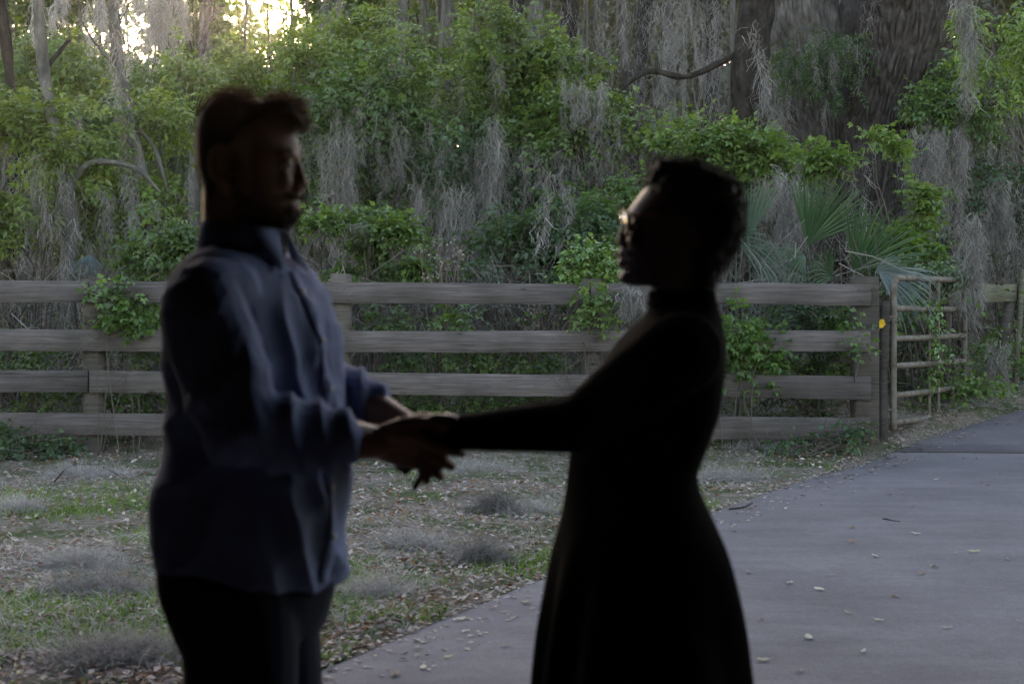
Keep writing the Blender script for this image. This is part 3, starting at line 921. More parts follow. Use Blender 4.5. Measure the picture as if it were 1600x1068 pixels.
for py in np.linspace(425, 900, 40):
    z = Q3(0, py)[2]; row = []
    for lat in (-.017, -.015, .015, .017):
        p, n_ = on_front(z, lat - .004, .0035 if abs(lat) < .016 else -.002)
        row.append(p)
    if all(x is not None for x in row): pl.append(row)
V = np.array(pl).reshape(-1, 3); m = len(pl)
i = np.arange(m - 1)[:, None]; j = np.arange(3)[None]
link("placket", make_mesh("placket", V, [np.stack([i * 4 + j, i * 4 + j + 1, (i + 1) * 4 + j + 1, (i + 1) * 4 + j], -1).reshape(-1, 4)], shirt_m, None, True), man)
for py in (455, 530, 605, 680, 755, 830):
    p, n_ = on_front(Q3(0, py)[2], -.004, .004)
    if p is not None:
        V, f = tube_geo([p, p + fm * .0025], [.0058], 10, 1, cap=False); link("button", make_mesh("button", V, f, button_m), man)

# trousers and shoes
pt = [ring_geo([(800, 262, 505, .155), (850, 250, 524, .165), (885, 243, 528, .17), (920, 247, 526, .172), (955, 262, 518, .172), (990, 277, 510, .168)], TM, 36, 2.3, 0, 3)]
pt.append(tube_geo([QW(368, 915, -.085), QW(377, 1010, -.088), QW(380, 1100, -.10), QW(386, 1290, -.11), QW(376, 1480, -.12), QW(370, 1655, -.125)], [(.112, .1), (.105, .098), (.1, .093), (.08, .078), (.074, .07), (.066, .066)], 20, 4))
pt.append(tube_geo([QW(405, 915, .09), QW(420, 1010, .092), QW(425, 1100, .10), QW(436, 1290, .11), QW(426, 1480, .12), QW(420, 1655, .125)], [(.112, .1), (.1, .094), (.093, .090), (.08, .078), (.074, .07), (.066, .066)], 20, 4))
def leg_folds(V, N):
    d = (fbm(np.stack([V[:, 0] * 9, V[:, 1] * 9, V[:, 2] * 5], -1), 3, 21) - .5) * .012
    return V + N * d[:, None]
fuse("trousers", pt, .0075, 3, jeans_m, man, MO, leg_folds)
def shoe(p, parent, O, mat, L=.27):
    P = [p + [-.075, 0, .045], p + [-.03, 0, .045], p + [.06, 0, .035], p + [L - .12, 0, .028], p + [L - .075, 0, .022]]
    up = tube_geo(P, [(.036, .044), (.04, .05), (.044, .038), (.047, .028), (.036, .02)], 16, 4, ref=(0, 0, 1))
    V, f = up; V = V.copy(); V[:, 2] = np.maximum(V[:, 2], .012 + .018)
    a = Acc(); a.add(V - O, f)
    o = a.build("shoe", mat, parent, shade=True)
    Vb, fb = box_geo(p + [.045, 0, .024] - O, (L / 2, .047, .011), None, .009); link("sole", make_mesh("sole", Vb, fb, dark_m), o)
shoe(np.array([*Q3(366, 0, -.125)[:2], .006]), man, MO, shoe_m)
shoe(np.array([*Q3(416, 0, .125)[:2], .006]), man, MO, shoe_m)

# hair: a scalp cap plus strands
hr = np.random.default_rng(21)
def hair_from(cap, n, length, wd, comb, curl, t0, t1, name, mat, parent, O, zmin=None, seg=4, mask=None):
    me = cap.data; nv = len(me.vertices)
    V = np.empty(nv * 3, np.float32); me.vertices.foreach_get("co", V); V = V.reshape(-1, 3).astype(float)
    N = np.empty(nv * 3, np.float32); me.vertices.foreach_get("normal", N); N = N.reshape(-1, 3).astype(float)
    ok = np.ones(nv, bool) if mask is None else mask(V + O)
    ids = hr.choice(np.where(ok)[0], n)
    P0 = V[ids] + hr.normal(0, .003, (n, 3)) - N[ids] * .004
    cd = comb(P0 + O, N[ids])
    L = length(P0 + O) * (.6 + .7 * hr.random(n))
    pts = [P0]
    for k in range(1, seg):
        st = cd * 1.0 + hr.normal(0, curl, (n, 3)) + np.array([0, 0, -.10]) * k
        pts.append(pts[-1] + nrm(st) * (L / (seg - 1))[:, None])
    a = Acc(); ribbons(a, np.stack(pts, 1), wd, tintmix(n, t0, t1, .3, hr), .25, hr)
    return a.build(name, mat, parent)
hc = [ring_geo([(145, 355, 371, .018), (152, 341, 388, .040), (164, 326, 410, .056), (174, 316, 436, .066), (188, 309, 444, .074), (205, 305.5, 436, .080), (225, 304.5, 412, .081), (245, 305, 394, .080), (262, 307, 378, .077), (280, 313, 366, .072), (300, 321, 352, .064), (318, 327, 345, .052), (334, 328, 346, .046)], 0, 34, 2.2, 0, 3)]
hc.append(tube_geo([Q3(365, 170, 0), Q3(390, 176, 0), Q3(425, 182, 0)], [(.05, .013), (.055, .012), (.055, .014)], 14, 4))
hc.append(tube_geo([Q3(405, 182, 0), Q3(428, 172, -.004), Q3(450, 174, -.006), Q3(465, 188, -.006)], [(.056, .016), (.052, .019), (.045, .018), (.034, .011)], 14, 4))
hair = fuse("hair", hc, .005, 3, None or hair_m, man, MO)
tn = hair.data.color_attributes.new("tint", 'FLOAT_COLOR', 'POINT')
tn.data.foreach_set("color", np.tile(np.array([.035, .018, .010, 1.0], np.float32), len(hair.data.vertices)))
def m_comb(P, N):
    px = P[:, 0] * S_ + 800; py = HZ - (P[:, 2] - HC) * S_
    top = smooth(215, 165, py); fr = smooth(395, 455, px)
    d = N * (.75 * top + .28)[:, None] + np.array([.25, 0, .55]) * top[:, None] + np.array([.85, 0, .05]) * (fr * top)[:, None] + np.array([-.1, 0, -.8]) * (1 - top)[:, None]
    return nrm(d)
def m_len(P):
    px = P[:, 0] * S_ + 800; py = HZ - (P[:, 2] - HC) * S_
    return .008 - .010 * np.exp(-((px - 407) / 15) ** 2) + .011 * smooth(215, 165, py) + .011 * smooth(400, 460, px) * smooth(215, 180, py)
hair_from(hair, 12000, m_len, 0.0012, m_comb, .50, (.035, .015, .006), (.11, .045, .017), "hair_strands", hair_m, man, MO)["kind"] = "stuff"  # strands reddened: the warm rim of backlight is put into their colour
def beard_mask(P):
    px = P[:, 0] * S_ + 800; py = HZ - (P[:, 2] - HC) * S_
    lo = np.interp(px, [376, 390, 410, 440, 455, 470], [268, 292, 312, 318, 322, 331])
    chin = (py > lo) & (py < 362) & (px > 378)
    lip = (py > 299) & (py < 306) & (px > 447)
    side = (px > 370) & (px < 392) & (py > 250) & (py < 330)
    return (chin | lip | side) & (np.abs(P[:, 1] - YC) < .085)
hair_from(man_body, 7000, lambda P: np.full(len(P), .011), .0013, lambda P, N: nrm(N * .5 + np.array([.25, 0, -.8])), .35, (.012, .007, .005), (.03, .016, .01), "beard", hair_m, man, MO, mask=beard_mask)["kind"] = "stuff"
def brow_mask(P):
    px = P[:, 0] * S_ + 800; py = HZ - (P[:, 2] - HC) * S_
    return (py > 240) & (py < 248) & (px > 440) & (np.abs(P[:, 1] - YC) > .010)
hair_from(man_body, 260, lambda P: np.full(len(P), .009), .0013, lambda P, N: nrm(N * .3 + np.array([-.4, 0, .3])), .25, (.02, .011, .007), (.04, .02, .012), "eyebrows", hair_m, man, MO, mask=brow_mask)

# ---- the woman
TW = R(-4)
wom = thing("person", "woman in a black turtleneck dress and glasses looking up at the man", "person", (*Q3(1015, 0)[:2], .02))
WO = np.array(wom.location)
wh = [(283, 1035, 1092, .030), (289, 1014, 1108, .048), (297, 1005, 1120, .060), (310, 995, 1131, .070), (322, 986, 1136, .074), (334, 979.5, 1138, .0755), (346, 978.5, 1137, .075), (358, 979, 1134, .073), (372, 976, 1129, .071), (384, 974.5, 1123, .069), (396, 972, 1116, .066), (410, 971, 1110, .062), (422, 972, 1106, .057), (432, 971, 1100, .050), (440, 972, 1090, .040), (447, 984, 1075, .030)]
pw = [ring_geo(wh, 0, 36, 2.15, .30, 3, -1)]
pw.append(tube_geo([Q3(1060, 400), Q3(1064, 450), Q3(1070, 505)], [(.050, .054), (.049, .051), (.058, .06)], 18, 4))
pw.append(tube_geo([Q3(979, 346), Q3(974.5, 362), Q3(970.5, 376)], [(.007, .007), (.009, .008), (.0125, .0085)], 10, 4))
pw.append(ell_geo(Q3(971.5, 379), (.009, .0145, .0075)))
for s in (-1, 1):
    pw.append(ell_geo(Q3(976, 381, s * .012), (.008, .008, .007)))
    pw.append(ell_geo(Q3(1008, 376, s * .028), (.034, .022, .028)))
    pw.append(ell_geo(Q3(992, 352, s * .031), (.0125, .0135, .0085)))
    pw.append(tube_geo([Q3(1082, 385, s * .073), Q3(1096, 388, s * .076), Q3(1102, 366, s * .082), Q3(1096, 346, s * .082), Q3(1084, 346, s * .077), Q3(1078, 358, s * .073)], [.006] * 6, 8, 4))
    pw.append(ell_geo(Q3(1086, 367, s * .072), (.013, .007, .024)))
pw.append(tube_geo([Q3(981, 396, -.023), Q3(971.5, 394.5, 0), Q3(981, 396, .023)], [.005, .0085, .005], 8, 4))
pw.append(tube_geo([Q3(982, 410, -.021), Q3(971.5, 410.5, 0), Q3(982, 410, .021)], [.005, .0095, .005], 8, 4))
pw.append(ell_geo(Q3(977, 434, 0), (.012, .018, .011)))
def w_rings(g=0):
    return [(462, 1018 + g, 1116 - g, .055), (480, 1014 + g, 1121 - g, .062), (494, 1005 + g, 1126 - g, .085), (506, 992 + g, 1129 - g, .115), (522, 975 + g, 1132 - g, .148), (545, 956 + g, 1134 - g, .168), (580, 938 + g, 1133 - g, .17), (612, 925 + g, 1129 - g, .162), (645, 912 + g, 1125 - g, .152), (680, 898 + g, 1113 - g, .14), (712, 890 + g, 1100 - g, .130), (740, 886 + g, 1091 - g, .126), (770, 882 + g, 1097 - g, .138), (805, 876 + g, 1114 - g, .160), (850, 866 + g, 1134 - g, .182), (900, 857 + g, 1147 - g, .195), (960, 849 + g, 1157 - g, .205), (1010, 843 + g, 1164 - g, .215), (1062, 838 + g, 1171 - g, .225), (1078, 837 + g, 1172 - g, .226)]
inner = [(r[0], r[1] + 14, r[2] - 14, r[3] - .016) for r in w_rings()[3:14]]
pw.append(ring_geo([(480, 1030, 1105, .045)] + inner + [(850, 905, 1105, .15), (900, 920, 1095, .145)], TW, 30, 2.2, 0, 2))
wS = QW(1062, 552, -.150); wE = QW(903, 664, -.155); wWr = QW(716, 676, -.075)
xS = QW(1050, 552, .150); xE = QW(905, 655, .175); xW = QW(722, 672, .085)
for a, b_, c in ((wS, wE, wWr), (xS, xE, xW)):
    pw.append(tube_geo([a, (a + b_) / 2, b_], [.042, .040, .036], 14, 4))
    pw.append(tube_geo([b_, (b_ + c) / 2, c], [.036, .034, .0225], 14, 4))
for s, X in ((-.085, 985), (.085, 1000)):
    pw.append(tube_geo([QW(X, 880, s), QW(X - 2, 1040, s), QW(X - 4, 1240, s), QW(X + 10, 1440, s), QW(X + 8, 1640, s)], [.082, .072, .05, .050, .033], 16, 4))
    pw.append(tube_geo([QW(X + 8, 1645, s), QW(X + 2, 1680, s), QW(X - 95, 1688, s)], [.032, .030, .02], 12, 3))
# her hands lie in his: four fingers towards him, thumb on top, one finger hanging
def woman_hand(pieces, wr, dy, hang):
    across = nrm(np.array([-.10, .55, -.83]))
    end = QW(662, 690, dy)
    tips = [QW(612, 700, dy + .010), QW(612, 716, dy + .004), QW(622, 730, dy - .002), QW(648, 761, dy - .006) if hang else QW(632, 738, dy)]
    bends = [np.array([.0, -.004, .010])] * 3 + [np.array([.006, 0, .004])]
    hand(pieces, wr, end, across, QW(640, 672, dy - .02), tips, bends, np.array([0, -.004, .010]), .0086, .0070)
woman_hand(pw, wWr, -.062, True)
woman_hand(pw, xW, .088, False)
wbody = fuse("body", pw, .0032, 3, woman_skin, wom, WO)
for s in (-1, 1):
    V, f = ell_geo(Q3(991.5, 356, s * .031) - WO, (.0115, .0115, .0115)); e = link("eye", make_mesh("eye", V, f, eye_m, None, True), wom)
    V, f = ell_geo(Q3(982.3, 355, s * .031) - WO, (.003, .0055, .0055)); link("iris", make_mesh("iris", V, f, iris_m, None, True), e)
# dress with turtleneck and long sleeves
pd = [ring_geo(w_rings(), TW, 48, 2.2, 0, 3)]
def slv2(P, rad): return tube_geo(P, rad, 18, 5)
for a, b_, c, o in ((wS, wE, wWr, -1), (xS, xE, xW, 1)):
    pd.append(slv2([a + np.array([.012, .06 * -o, -.006]), a, (a + b_) / 2, b_ + np.array([.004, 0, .002])], [.060, .066, .060, .047]))
    pd.append(slv2([b_, b_ * .6 + c * .4, b_ * .2 + c * .8, c], [.047, .040, .032, .030]))
def knit(V, N):
    px = V[:, 0] * S_ + 800; py = HZ - (V[:, 2] - HC) * S_
    d = (fbm(np.stack([V[:, 0] * 10, V[:, 1] * 10, V[:, 2] * 7], -1), 3, 31) - .5) * .006
    # skirt flutes
    sk = smooth(790, 1000, py)
    an = np.arctan2((V[:, 1] - YC) / .2, (px - 1000) / 170)
    d += sk * .010 * np.sin(an * 9 + 1.5 * np.sin(an * 2 + py / 200))
    return V + N * (d - .000)[:, None]
fuse("dress", pd, .0058, 3, dress_m, wom, WO, knit)
# folded collar of the turtleneck
V, f = ring_geo([(452, 1020, 1112, .054), (456, 1013, 1118, .0585), (466, 1012, 1119, .0595), (476, 1011, 1122, .0625), (480, 1015, 1120, .060)], TW, 40, 2.1, 0, 3)
link("turtleneck_collar", make_mesh("turtleneck_collar", V - WO, f, dress_m, None, True), wom)
for s, X in ((-.085, 993), (.085, 1008)):
    p = np.array([Q3(X, 0)[0], YC + s, .006])
    a = Acc()
    P = [p + [.07, 0, .045], p + [.03, 0, .045], p + [-.05, 0, .033], p + [-.12, 0, .026], p + [-.155, 0, .021]]
    V, f = tube_geo(P, [(.031, .040), (.034, .044), (.038, .034), (.041, .026), (.03, .018)], 16, 4); V[:, 2] = np.maximum(V[:, 2], .03)
    a.add(V - WO, f); o = a.build("shoe", shoe_m, wom, shade=True)
    Vb, fb = box_geo(p + [-.04, 0, .024] - WO, (.122, .04, .011), None, .009); link("sole", make_mesh("sole", Vb, fb, dark_m), o)
# natural coily hair
hw = [ring_geo([(252, 1034, 1058, .018), (258, 1024, 1098, .044), (268, 1019, 1122, .062), (280, 1016, 1138, .076), (294, 1016, 1149, .085), (312, 1026, 1157, .091), (330, 1042, 1161, .093), (350, 1056, 1159, .092), (372, 1064, 1154, .089), (394, 1070, 1144, .082), (412, 1074, 1131, .072), (428, 1080, 1118, .06), (440, 1086, 1112, .045), (450, 1096, 1115, .036)], 0, 36, 2.2, 0, 3)]
hw.append(ell_geo(Q3(1035, 268, -.01), (.020, .045, .022)))
def coily(V, N):
    d = (vnoise(V * 130, 4) - .5) * .009 + (vnoise(V * 48, 6) - .4) * .016
    return V + N * d[:, None]
whair = fuse("hair", hw, .005, 2, coil_m, wom, WO, coily)
tn = whair.data.color_attributes.new("tint", 'FLOAT_COLOR', 'POINT')
tn.data.foreach_set("color", np.tile(np.array([.008, .0065, .006, 1.0], np.float32), len(whair.data.vertices)))
hair_from(whair, 11000, lambda P: np.full(len(P), .018), .0015, lambda P, N: nrm(N), .95, (.008, .006, .005), (.018, .013, .010), "hair_coils", coil_m, wom, WO, seg=5)["kind"] = "stuff"
# glasses
gl = Acc()
gls = bpy.data.objects.new("glasses", None); COL.objects.link(gls); gls.parent = wom; gls.location = Q3(978, 350) - WO
GL = Q3(978, 350)
lens = []
for s in (-1, 1):
    pts = []
    for a in np.linspace(0, 2 * np.pi, 21):
        ca_, sa_ = math.cos(a), math.sin(a)
        e = .62
        pts.append(Q3(972.5, 350, s * .0335) + np.array([.0045 * abs(ca_) + .0035 * -sa_ * .6, .0255 * np.sign(ca_) * abs(ca_) ** e, .0195 * np.sign(sa_) * abs(sa_) ** e]))
    V, f = tube_geo(pts, [.0027], 8, 1, cap=False); gl.add(V - GL, f)
    L = np.array(pts[:-1]); c = L.mean(0)
    Vl = np.concatenate([L - [.0008, 0, 0], L + [.0008, 0, 0], [c - [.0018, 0, 0], c - [.0002, 0, 0]]]) - GL
    k = len(L); i = np.arange(k); i2 = (i + 1) % k
    link("lens", make_mesh("lens", Vl, [np.stack([np.full(k, 2 * k), i, i2], -1), np.stack([np.full(k, 2 * k + 1), k + i2, k + i], -1), np.stack([i, k + i, k + i2, i2], -1)], glass_m, None, True), gls)
    V, f = tube_geo([Q3(974, 338, s * .061), Q3(985, 338, s * .071), Q3(1040, 344, s * .078), Q3(1090, 350, s * .081), Q3(1102, 366, s * .081)], [.0024], 8, 4); gl.add(V - GL, f)
V, f = tube_geo([Q3(971.5, 345, -.010), Q3(970.5, 342, 0), Q3(971.5, 345, .010)], [.0025], 8, 3); gl.add(V - GL, f)
gl.build("frame", tort_m, gls, shade=True)
# ------------------------------------------------------------------ vegetation builders
vr = np.random.default_rng(99)
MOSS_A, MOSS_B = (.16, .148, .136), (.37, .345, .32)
def M2P(Y): return F / Y      # photo pixels per metre at distance Y

def root_at(px, Y):
    x = (px - 800) / F * Y
    return np.array([x, Y, float(gz(x, Y))])

def moss_strand(acc, top, length, rad, n, ca=MOSS_A, cb=MOSS_B, wd=.0055, sway=0.0):
    """a rope of curly grey filaments hanging from top"""
    t = vr.random(n) ** .8 * .9
    ph = vr.random() * 6.28
    w1 = vr.normal(0, .05 * length); w2 = vr.normal(0, .025 * length)
    cx = np.sin(t * 5 + ph) * rad * .7 + sway * t + w1 * t + w2 * np.sin(t * 7); cy = np.cos(t * 4 + ph) * rad * .6
    rr = rad * (.35 + .9 * np.sin(np.pi * np.clip(t * .8 + .1, 0, 1)) * (.6 + .8 * vnoise(np.stack([t * 6 + ph * 9, t * 0, t * 0], -1), 2))) * (1 - .88 * t)
    P = np.asarray(top) + np.stack([cx + vr.normal(0, 1, n) * rr, cy + vr.normal(0, 1, n) * rr, -t * length], -1)
    L = np.minimum((.10 + .22 * vr.random(n)) * min(1, .35 + length * .55), length * (1 - t) + .05)
    pts = [P]
    for k in range(1, 5):
        pts.append(pts[-1] + np.stack([vr.normal(0, .62, n), vr.normal(0, .62, n), -.85 + vr.normal(0, .45, n)], -1) * (L / 4)[:, None])
    ribbons(acc, np.stack(pts, 1), wd * (.6 + .8 * vr.random(n)), tintmix(n, ca, cb, .25, vr), .35, vr)

def moss_clot(acc, top, width, length, k, n, Ydepth=.15, **kw):
    for _ in range(k):
        o = np.array([(vr.random() - .5) * width, (vr.random() - .5) * Ydepth, (vr.random() - .5) * .1])
        moss_strand(acc, np.asarray(top) + o, length * (.45 + .7 * vr.random()), .016 + .030 * vr.random(), int(n * .62), **kw)

def blob_sites(blobs, Y, n, clump=.46, freq=2.2, shell=.45, seed=0):
    """points through the volume of several uneven lobes, with gaps between clumps"""
    w = np.array([b[2] * b[3] for b in blobs], float); w /= w.sum()
    out = []; nor = []
    have = 0
    for _ in range(12):
        m = max(n * 2, 64)
        k = vr.choice(len(blobs), m, p=w)
        d = nrm(vr.normal(0, 1, (m, 3)))
        r = vr.random(m) ** shell
        B = np.array([[*W(b[0], b[1], Y + (b[4] if len(b) > 4 else 0)), b[2] / M2P(Y), b[3] / M2P(Y)] for b in blobs])[k]
        rad = np.stack([B[:, 3], np.minimum(B[:, 3] * .75, 1.1), B[:, 4]], -1)
        P = B[:, :3] + d * rad * (r * (.55 + 1.15 * vnoise(d * 2.6 + k[:, None] * 3.3, seed)))[:, None]
        ok = (vnoise(P * freq * .8, seed + 3) * .6 + vnoise(P * freq * 2.6, seed + 5) * .4 > clump + .03) & (P[:, 2] > gz(P[:, 0], P[:, 1]) + .05)
        out.append(P[ok]); nor.append(d[ok]); have += ok.sum()
        if have >= n: break
    return np.concatenate(out)[:n], np.concatenate(nor)[:n]

def twigs(acc, sites, base, n, r0, tint, rise=.4):
    """woody stems forking from the base to points inside the crown"""
    if not len(sites): return
    ids = vr.choice(len(sites), min(n, len(sites)), replace=False)
    for i in ids:
        e = sites[i]; b0 = base + np.array([vr.normal(0, .12), vr.normal(0, .12), 0])
        m = b0 * .5 + e * .5 + np.array([vr.normal(0, .12), vr.normal(0, .1), rise * .3 * abs(e[2] - b0[2])])
        V, f = tube_geo([b0, b0 * .7 + m * .3 + vr.normal(0, .03, 3), m, (m + e) / 2 + vr.normal(0, .05, 3), e], [r0, r0 * .8, r0 * .55, r0 * .35, r0 * .15], 5, 2, cap=False)
        acc.add(V, f, np.array(tint) * (.8 + .4 * vr.random()))
        # side twigs
        q = 5
        st = m + (e - m) * vr.random((q, 1))
        P = np.stack([st, st + vr.normal(0, .14, (q, 3)), st + vr.normal(0, .28, (q, 3))], 1)
        ribbons(acc, P, .008, np.array(tint), r=vr)

def shrub(name, label, cat, px, Y, blobs, n, ca, cb, pairs=3, slen=.20, L=.075, Wd=.034, group=None, stems=14, r0=.018, moss=0, moss_len=.5, mat=None, clump=.46, freq=2.2, droop=0.0, twig=(.10, .085, .07), moss_n=70, shell=.45, seed=None):
    base = root_at(px, Y)
    o = thing(name, label, cat, base, group)
    seed = int(px * 7 + Y * 13) % 97 if seed is None else seed
    if n > 700: n = int(n * (.62 if name == 'vine_mound' else .70)); L *= 1.22; Wd *= 1.3; slen *= 1.2; clump += .035 if name == 'vine_mound' else .015
    C, d = blob_sites(blobs, Y, n, clump, freq, shell, seed)
    A = d * .55 + vr.normal(0, .5, C.shape)
    A = A * np.array([1, 1, .55]) + np.array([0, -.12, -.15 - droop])
    T = tintmix(len(C), ca, cb, .2, vr)
    fa = Acc(); sa = Acc()
    sprays(fa, C, A, pairs, slen * (.7 + .6 * vr.random(len(C))), L, Wd, T, sa, vr)
    fa.build("foliage", mat or leaf_mat, o, base)
    twigs(sa, C, base, stems, r0, twig)
    sa.build("stems", twig_mat, o, base)
    if moss:
        ma = Acc()
        fr = np.argsort(C[:, 1])[: max(moss, int(len(C) * .45))]
        ids = vr.choice(fr, min(moss, len(fr)), replace=False)
        for i in ids:
            moss_strand(ma, C[i] - [0, .05, 0], moss_len * (.3 + 1.1 * vr.random()), .012 + .03 * vr.random() ** 1.5, int(moss_n * .62))
        ma.build("moss", moss_mat, o, base)["kind"] = "stuff"
    return o

def trunk_tree(name, label, cat, path, radii, Y, mat, group=None, n=20, rough=.03, limbs=(), crown=None, moss=(), Yb=None, sub=6, furrow=0.0):
    """path: photo points from the foot upward"""
    P = np.array([W(p[0], p[1], Y + (p[2] if len(p) > 2 else 0)) for p in path])
    base = root_at(path[0][0], Y); P[0] = base - [0, 0, .25]
    rr = [r / M2P(Y) for r in radii]
    o = thing(name, label, cat, base, group)
    def geo(P, rr, n, sub, rough):
        V, f = tube_geo(P, rr, n, sub, cap=True, rough=rough, seed=int(path[0][0]))
        return V, f
    V, f = geo(P, rr, n, sub, rough)
    if furrow:
        # furrowed bark: ridges that run up the trunk and break into plates
        me = make_mesh("trunk", V - base, f, mat, None, True)
        nv = len(V); N = np.empty(nv * 3, np.float32); me.vertices.foreach_get("normal", N); N = N.reshape(-1, 3)
        k = np.arange(nv); ang = np.arctan2(V[:, 1] - base[1], V[:, 0] - np.interp(V[:, 2], P[:, 2], P[:, 0]))
        NU = int(2 * math.pi * np.mean(rr) / .085)
        wz = vnoise(V * np.array([2.2, 2.2, 1.1]), 2); wz2 = vnoise(V * np.array([7, 7, 3.]), 4)
        u = (ang / (2 * math.pi) + .5) * NU + (wz - .5) * .55 + (wz2 - .5) * .4; v = V[:, 2] / .40 + (wz2 - .5) * .3
        iu = np.floor(u).astype(int); iv = np.floor(v).astype(int); f1 = np.full(nv, 9.0); f2 = np.full(nv, 9.0)
        for du in (-1, 0, 1):
            for dv in (-1, 0, 1):
                a_ = (iu + du) % NU; b_ = iv + dv
                hx = _H[(a_ * 7349 ^ b_ * 9157) & 65535]; hy = _H[(a_ * 3571 ^ b_ * 8837 + 77) & 65535]
                dd = np.hypot(iu + du + hx - u, (iv + dv + hy - v) * .75)
                f2 = np.minimum(f2, np.maximum(f1, dd)); f1 = np.minimum(f1, dd)
        h = smooth(.0, .42, f2 - f1) * (.75 + .5 * wz2)
        V = V + N * ((h - .6) * furrow + (wz - .5) * .05)[:, None]
        me.vertices.foreach_set("co", (V - base).astype(np.float32).ravel()); me.update()
        link("trunk", me, o)
    else:
        link("trunk", make_mesh("trunk", V - base, f, mat, None, True), o)
    for lp, lr in limbs:
        Q = np.array([W(p[0], p[1], Y + (p[2] if len(p) > 2 else 0)) for p in lp])
        V, f = tube_geo(Q, [r / M2P(Y) for r in lr], 8, 5, cap=True, rough=.02, seed=3)
        link("limb", make_mesh("limb", V - base, f, mat, None, True), o)
    if crown:
        blobs, k, ca, cb = crown[:4]; kw = crown[4] if len(crown) > 4 else {}
        C, d = blob_sites(blobs, Y, k, kw.get('clump', .48), kw.get('freq', 1.6), .5, int(path[0][0]) % 50)
        fa = Acc()
        sprays(fa, C, d * .4 + vr.normal(0, .5, C.shape) + np.array([0, 0, -.35]), 3, kw.get('slen', .26), kw.get('L', .1), kw.get('Wd', .045), tintmix(len(C), ca, cb, .2, vr), None, vr)
        fa.build("crown", leaf_mat, o, base)
    if len(moss):
        ma = Acc()
        for (mx, my, ln, rad, k) in moss:
            moss_strand(ma, W(mx, my, Y - .25), ln / M2P(Y), rad / M2P(Y), k, wd=.0075)
        ma.build("moss", moss_mat, o, base)["kind"] = "stuff"
    return o

# leaf colour pairs
YG = ((.095, .15, .032), (.15, .205, .050))       # young yellow-green
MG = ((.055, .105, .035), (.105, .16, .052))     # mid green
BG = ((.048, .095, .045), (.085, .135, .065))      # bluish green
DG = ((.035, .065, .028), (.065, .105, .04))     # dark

# ------------------------------------------------------------------ the far wood
def far_wood():
    n = 27000
    Y = 33 + 27 * vr.random(n); px = -500 + 2600 * vr.random(n); z = 14.5 * vr.random(n) ** 1.15
    x = (px - 800) / F * Y
    P = np.stack([x, Y, z], -1)
    py = HZ - (z - HC) / Y * F
    keep = vnoise(P * .55, 3) * .6 + vnoise(P * 1.5, 5) * .4 > .40 - .4 * smooth(7, 4, z)
    # the wood opens towards the low sun
    gap = np.zeros(n)
    for gx, gy, rx, ry, s in ((430, 8, 95, 50, .95), (205, 62, 30, 60, .8), (262, 90, 35, 20, .8), (350, 92, 30, 16, .7), (640, 40, 40, 22, .7), (90, 45, 60, 45, .35), (20, 60, 30, 50, .35), (520, -10, 80, 40, .7)):
        gap = np.maximum(gap, s * np.exp(-(((px - gx) / rx) ** 2 + ((py - gy) / ry) ** 2) ** 2))
    keep &= vr.random(n) > gap
    P = P[keep]; px = px[keep]
    side = smooth(560, 820, px)[:, None]
    T = tintmix(len(P), (.07, .115, .035), (.105, .15, .05), .2, vr) * (1 - side) + tintmix(len(P), (.075, .075, .05), (.13, .12, .085), .25, vr) * side
    A = Acc(); 
    sprays(A, P, vr.normal(0, .6, P.shape) + np.array([0, 0, -.2]), 3, .8, .36, .19, T, None, vr)
    o = A.build("distant_forest", leaf_mat); tag(o, kind="stuff")
    # the densest, farthest growth
    n = 15000
    Y = 62 + 8 * vr.random(n); px = -600 + 2900 * vr.random(n); z = 20 * vr.random(n)
    py = HZ - (z - HC) / Y * F
    lim = np.interp(px, [-600, 0, 200, 480, 600, 680], [150, 120, 130, 130, 20, -300])
    ok = py > lim + 25 * (vr.random(n) - .5)
    x = (px - 800) / F * Y
    P = np.stack([x, Y, z], -1)[ok]; px = px[ok]
    side = smooth(480, 700, px)[:, None]
    T = tintmix(len(P), (.06, .10, .035), (.10, .14, .05), .2, vr) * (1 - side) + tintmix(len(P), (.065, .06, .047), (.115, .105, .083), .25, vr) * side
    A = Acc(); sprays(A, P, vr.normal(0, .6, P.shape), 3, 1.4, .75, .5, T, None, vr)
    tag(A.build("farthest_forest", leaf_mat), kind="stuff")
    # thin distant stems and twigs behind everything
    n = 1500
    Y = 26 + 26 * vr.random(n); px = -400 + 2400 * vr.random(n)
    x = (px - 800) / F * Y
    h = 3 + 9 * vr.random(n)
    b0 = np.stack([x, Y, np.zeros(n)], -1)
    lean = vr.normal(0, .8, n)
    P = np.stack([b0 + np.stack([lean * t + vr.normal(0, .12, n), 0 * t + vr.normal(0, .1, n), h * t], -1) for t in np.linspace(0, 1, 6)], 1)
    a2 = Acc(); ribbons(a2, P, .05 + .12 * vr.random(n) ** 3, tintmix(n, (.05, .043, .035), (.15, .135, .115), .3, vr), .35, vr)
    tag(a2.build("distant_stems", twig_mat), kind="stuff")
far_wood()

